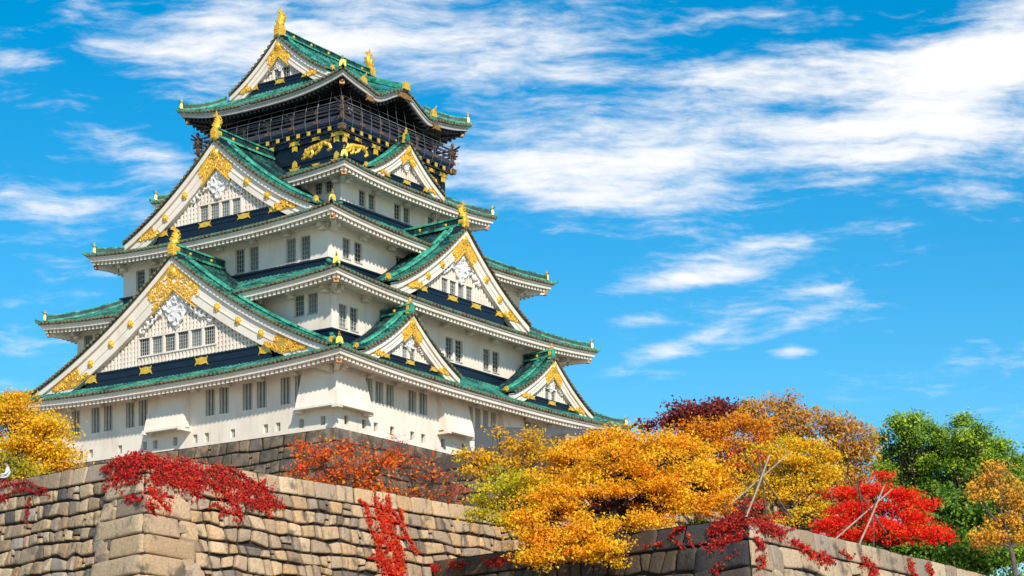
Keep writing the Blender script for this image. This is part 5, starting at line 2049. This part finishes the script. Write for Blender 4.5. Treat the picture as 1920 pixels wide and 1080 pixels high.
def figure(label, loc, rz, shirt, trousers, pose='sit', scale=1.0, group=None):
    """one continuous skinned body in the pose, hair and clothes as children; x forward, z up from the seat or floor"""
    root = tag(empty('person', loc, rz), label, 'person', group)
    root.scale = (scale,) * 3
    if pose == 'sit':
        J = dict(pel=(0, 0, .10), sp=(-.02, 0, .34), ch=(0, 0, .52), nk=(.03, 0, .64), hd=(.07, 0, .76), ht=(.06, 0, .86), kl=(.44, .11, .12), kr=(.44, -.11, .14),
                 fl=(.48, .11, -.32), fr=(.46, -.11, -.30), tl=(.60, .12, -.36), tr=(.58, -.12, -.34),
                 sl=(0, .19, .55), sr=(0, -.19, .55), el=(.10, .24, .30), er=(.10, -.24, .30), wl=(.32, .10, .28), wr=(.32, -.10, .28), hl=(.40, .05, .31), hr=(.40, -.05, .31))
    else:
        J = dict(pel=(0, 0, .93), sp=(0, 0, 1.12), ch=(0, 0, 1.32), nk=(.01, 0, 1.46), hd=(.03, 0, 1.58), ht=(.02, 0, 1.68), kl=(.03, .10, .50), kr=(-.02, -.10, .50),
                 fl=(0, .10, .08), fr=(-.03, -.10, .08), tl=(.14, .11, .04), tr=(.11, -.11, .04),
                 sl=(0, .19, 1.38), sr=(0, -.19, 1.38), el=(.08, .25, 1.12), er=(.08, -.25, 1.12), wl=(.30, .18, 1.08), wr=(.30, -.18, 1.08), hl=(.38, .16, 1.10), hr=(.38, -.16, 1.10))
    R = dict(pel=.135, sp=.12, ch=.14, nk=.055, hd=.10, ht=.085, kl=.065, kr=.065, fl=.042, fr=.042, tl=.035, tr=.035, sl=.065, sr=.065, el=.043, er=.043, wl=.028, wr=.028, hl=.03, hr=.03)
    if pose == 'sit':                                   # loose shirt over a rounded back
        R.update(sp=.155, ch=.165, sl=.085, sr=.085, el=.062, er=.062, nk=.06, hd=.105, ht=.09)
    E = [('pel', 'sp'), ('sp', 'ch'), ('ch', 'nk'), ('nk', 'hd'), ('hd', 'ht'), ('pel', 'kl'), ('kl', 'fl'), ('fl', 'tl'), ('pel', 'kr'), ('kr', 'fr'), ('fr', 'tr'),
         ('ch', 'sl'), ('sl', 'el'), ('el', 'wl'), ('wl', 'hl'), ('ch', 'sr'), ('sr', 'er'), ('er', 'wr'), ('wr', 'hr')]
    names = list(J)
    verts = [Vector(J[n]) for n in names]
    edges = [(names.index(a), names.index(b)) for a, b in E]
    rad = [R[n] for n in names]
    # five fingers on each hand, the thumb from the side of the palm
    for h, s in (('hl', 1), ('hr', -1)):
        b = names.index(h)
        p = Vector(J[h])
        for q, (dy, ln, dz) in enumerate(((-.030, .085, .0), (-.010, .095, .004), (.010, .090, .002), (.028, .072, -.004), (-.045 * s, .05, .02))):
            m_ = p + Vector((ln * .5, dy, dz + .008))
            e_ = p + Vector((ln, dy * 1.1, dz - .02))
            verts += [m_, e_]
            rad += [.009, .0075]
            edges += [(b, len(verts) - 2), (len(verts) - 2, len(verts) - 1)]
    me = bpy.data.meshes.new('body')
    me.from_pydata([tuple(v) for v in verts], edges, [])
    o = bpy.data.objects.new('body', me)
    COL.objects.link(o)
    sk = o.modifiers.new('Skin', 'SKIN')
    lay = me.skin_vertices[0].data
    for i, r in enumerate(rad):
        lay[i].radius = (r, r)
        lay[i].use_root = (i == 0)
    ss = o.modifiers.new('Sub', 'SUBSURF')
    ss.levels = ss.render_levels = 2
    dg = bpy.context.evaluated_depsgraph_get()
    m2 = bpy.data.meshes.new_from_object(o.evaluated_get(dg))
    o.modifiers.clear()
    o.data = m2
    o.parent = root
    for mt in (SKIN, shirt, trousers):
        m2.materials.append(mt)
    hip, neck = J['pel'][2] + .05, J['nk'][2] + .005
    for p in m2.polygons:
        c = p.center
        arm = c.x > J['wl'][0] - .02 and c.z > hip - .1 and pose == 'sit' and c.z > .22
        p.material_index = 0 if c.z > neck or arm else (1 if c.z > hip else 2)
        p.use_smooth = True
    hd = Vector(J['hd'])
    f = MB()
    f.ball((hd.x + .098, 0, hd.z - .005), (.022, .016, .028), 6, 4)          # nose
    f.ball((hd.x + .01, .094, hd.z), (.02, .014, .034), 6, 4)
    f.ball((hd.x + .01, -.094, hd.z), (.02, .014, .034), 6, 4)
    f.box(hd.x + .075, hd.x + .097, -.025, .025, hd.z - .058, hd.z - .048)   # mouth
    f.build('face', SKIN, root, True)
    e = MB()
    for s in (-1, 1):
        e.ball((hd.x + .088, s * .035, hd.z + .025), (.012, .014, .010), 6, 4)
        e.box(hd.x + .08, hd.x + .098, s * .035 - .02, s * .035 + .02, hd.z + .043, hd.z + .050)
    e.build('eyes', HAIR, root)
    hb = MB()
    rows = []
    for j in range(7):
        th = math.pi * .60 * j / 6
        rows.append([(hd.x - .018 + .118 * math.sin(th) * math.cos(2 * math.pi * k / 14) * (1 if math.cos(2 * math.pi * k / 14) < .3 or j < 4 else .72),
                      .112 * math.sin(th) * math.sin(2 * math.pi * k / 14), hd.z + .045 + .105 * math.cos(th) * (1 if math.cos(2 * math.pi * k / 14) < .3 or j < 4 else .5)) for k in range(14)])
    ix = hb.grid(rows, True)
    hb.face(ix[0])
    hb.build('hair', HAIR, root, True)
    return root


WHITE_SHIRT = simple('white_shirt', (.72, .72, .74), .8, 0, .06, 6)
DARK_CLOTH = simple('dark_trousers', (.03, .03, .04), .85)
figure('young man in a white shirt sitting on the wall and looking down at his hands', at(15, 903, 93.0), math.radians(195), WHITE_SHIRT, DARK_CLOTH, 'sit', 1.0)

SH = [simple('red_jacket', (.34, .05, .05), .8), simple('navy_jacket', (.03, .04, .09), .8), simple('beige_coat', (.42, .34, .26), .8), simple('grey_coat', (.2, .2, .22), .8)]
KM = Matrix.Translation(KEEP.location) @ Matrix.Rotation(-YAW, 4, 'Z')
for i, (k, s, o_, sh, lab) in enumerate(((RIGHT, 4.9, 7.2, 0, 'visitor in a red jacket at the right end of the top balcony'), (RIGHT, 5.7, 7.15, 1, 'visitor in a navy jacket at the right end of the top balcony'),
                                         (RIGHT, -5.6, 7.2, 2, 'visitor in a beige coat near the front corner of the top balcony'),
                                         (LEFT, 2.3, 6.7, 0, 'visitor in a red jacket midway along the left side of the top balcony'), (LEFT, 1.6, 6.7, 3, 'visitor in a grey coat midway along the left side of the top balcony'),
                                         (LEFT, -.8, 6.7, 2, 'visitor in a beige coat on the left half of the top balcony'))):
    p = side(k)(s, o_, 26.525)
    figure(lab, KM @ Vector(p), -YAW + (0 if k == RIGHT else -math.pi / 2), SH[sh], DARK_CLOTH, 'stand', 1.0, 'visitors on the castle balcony')
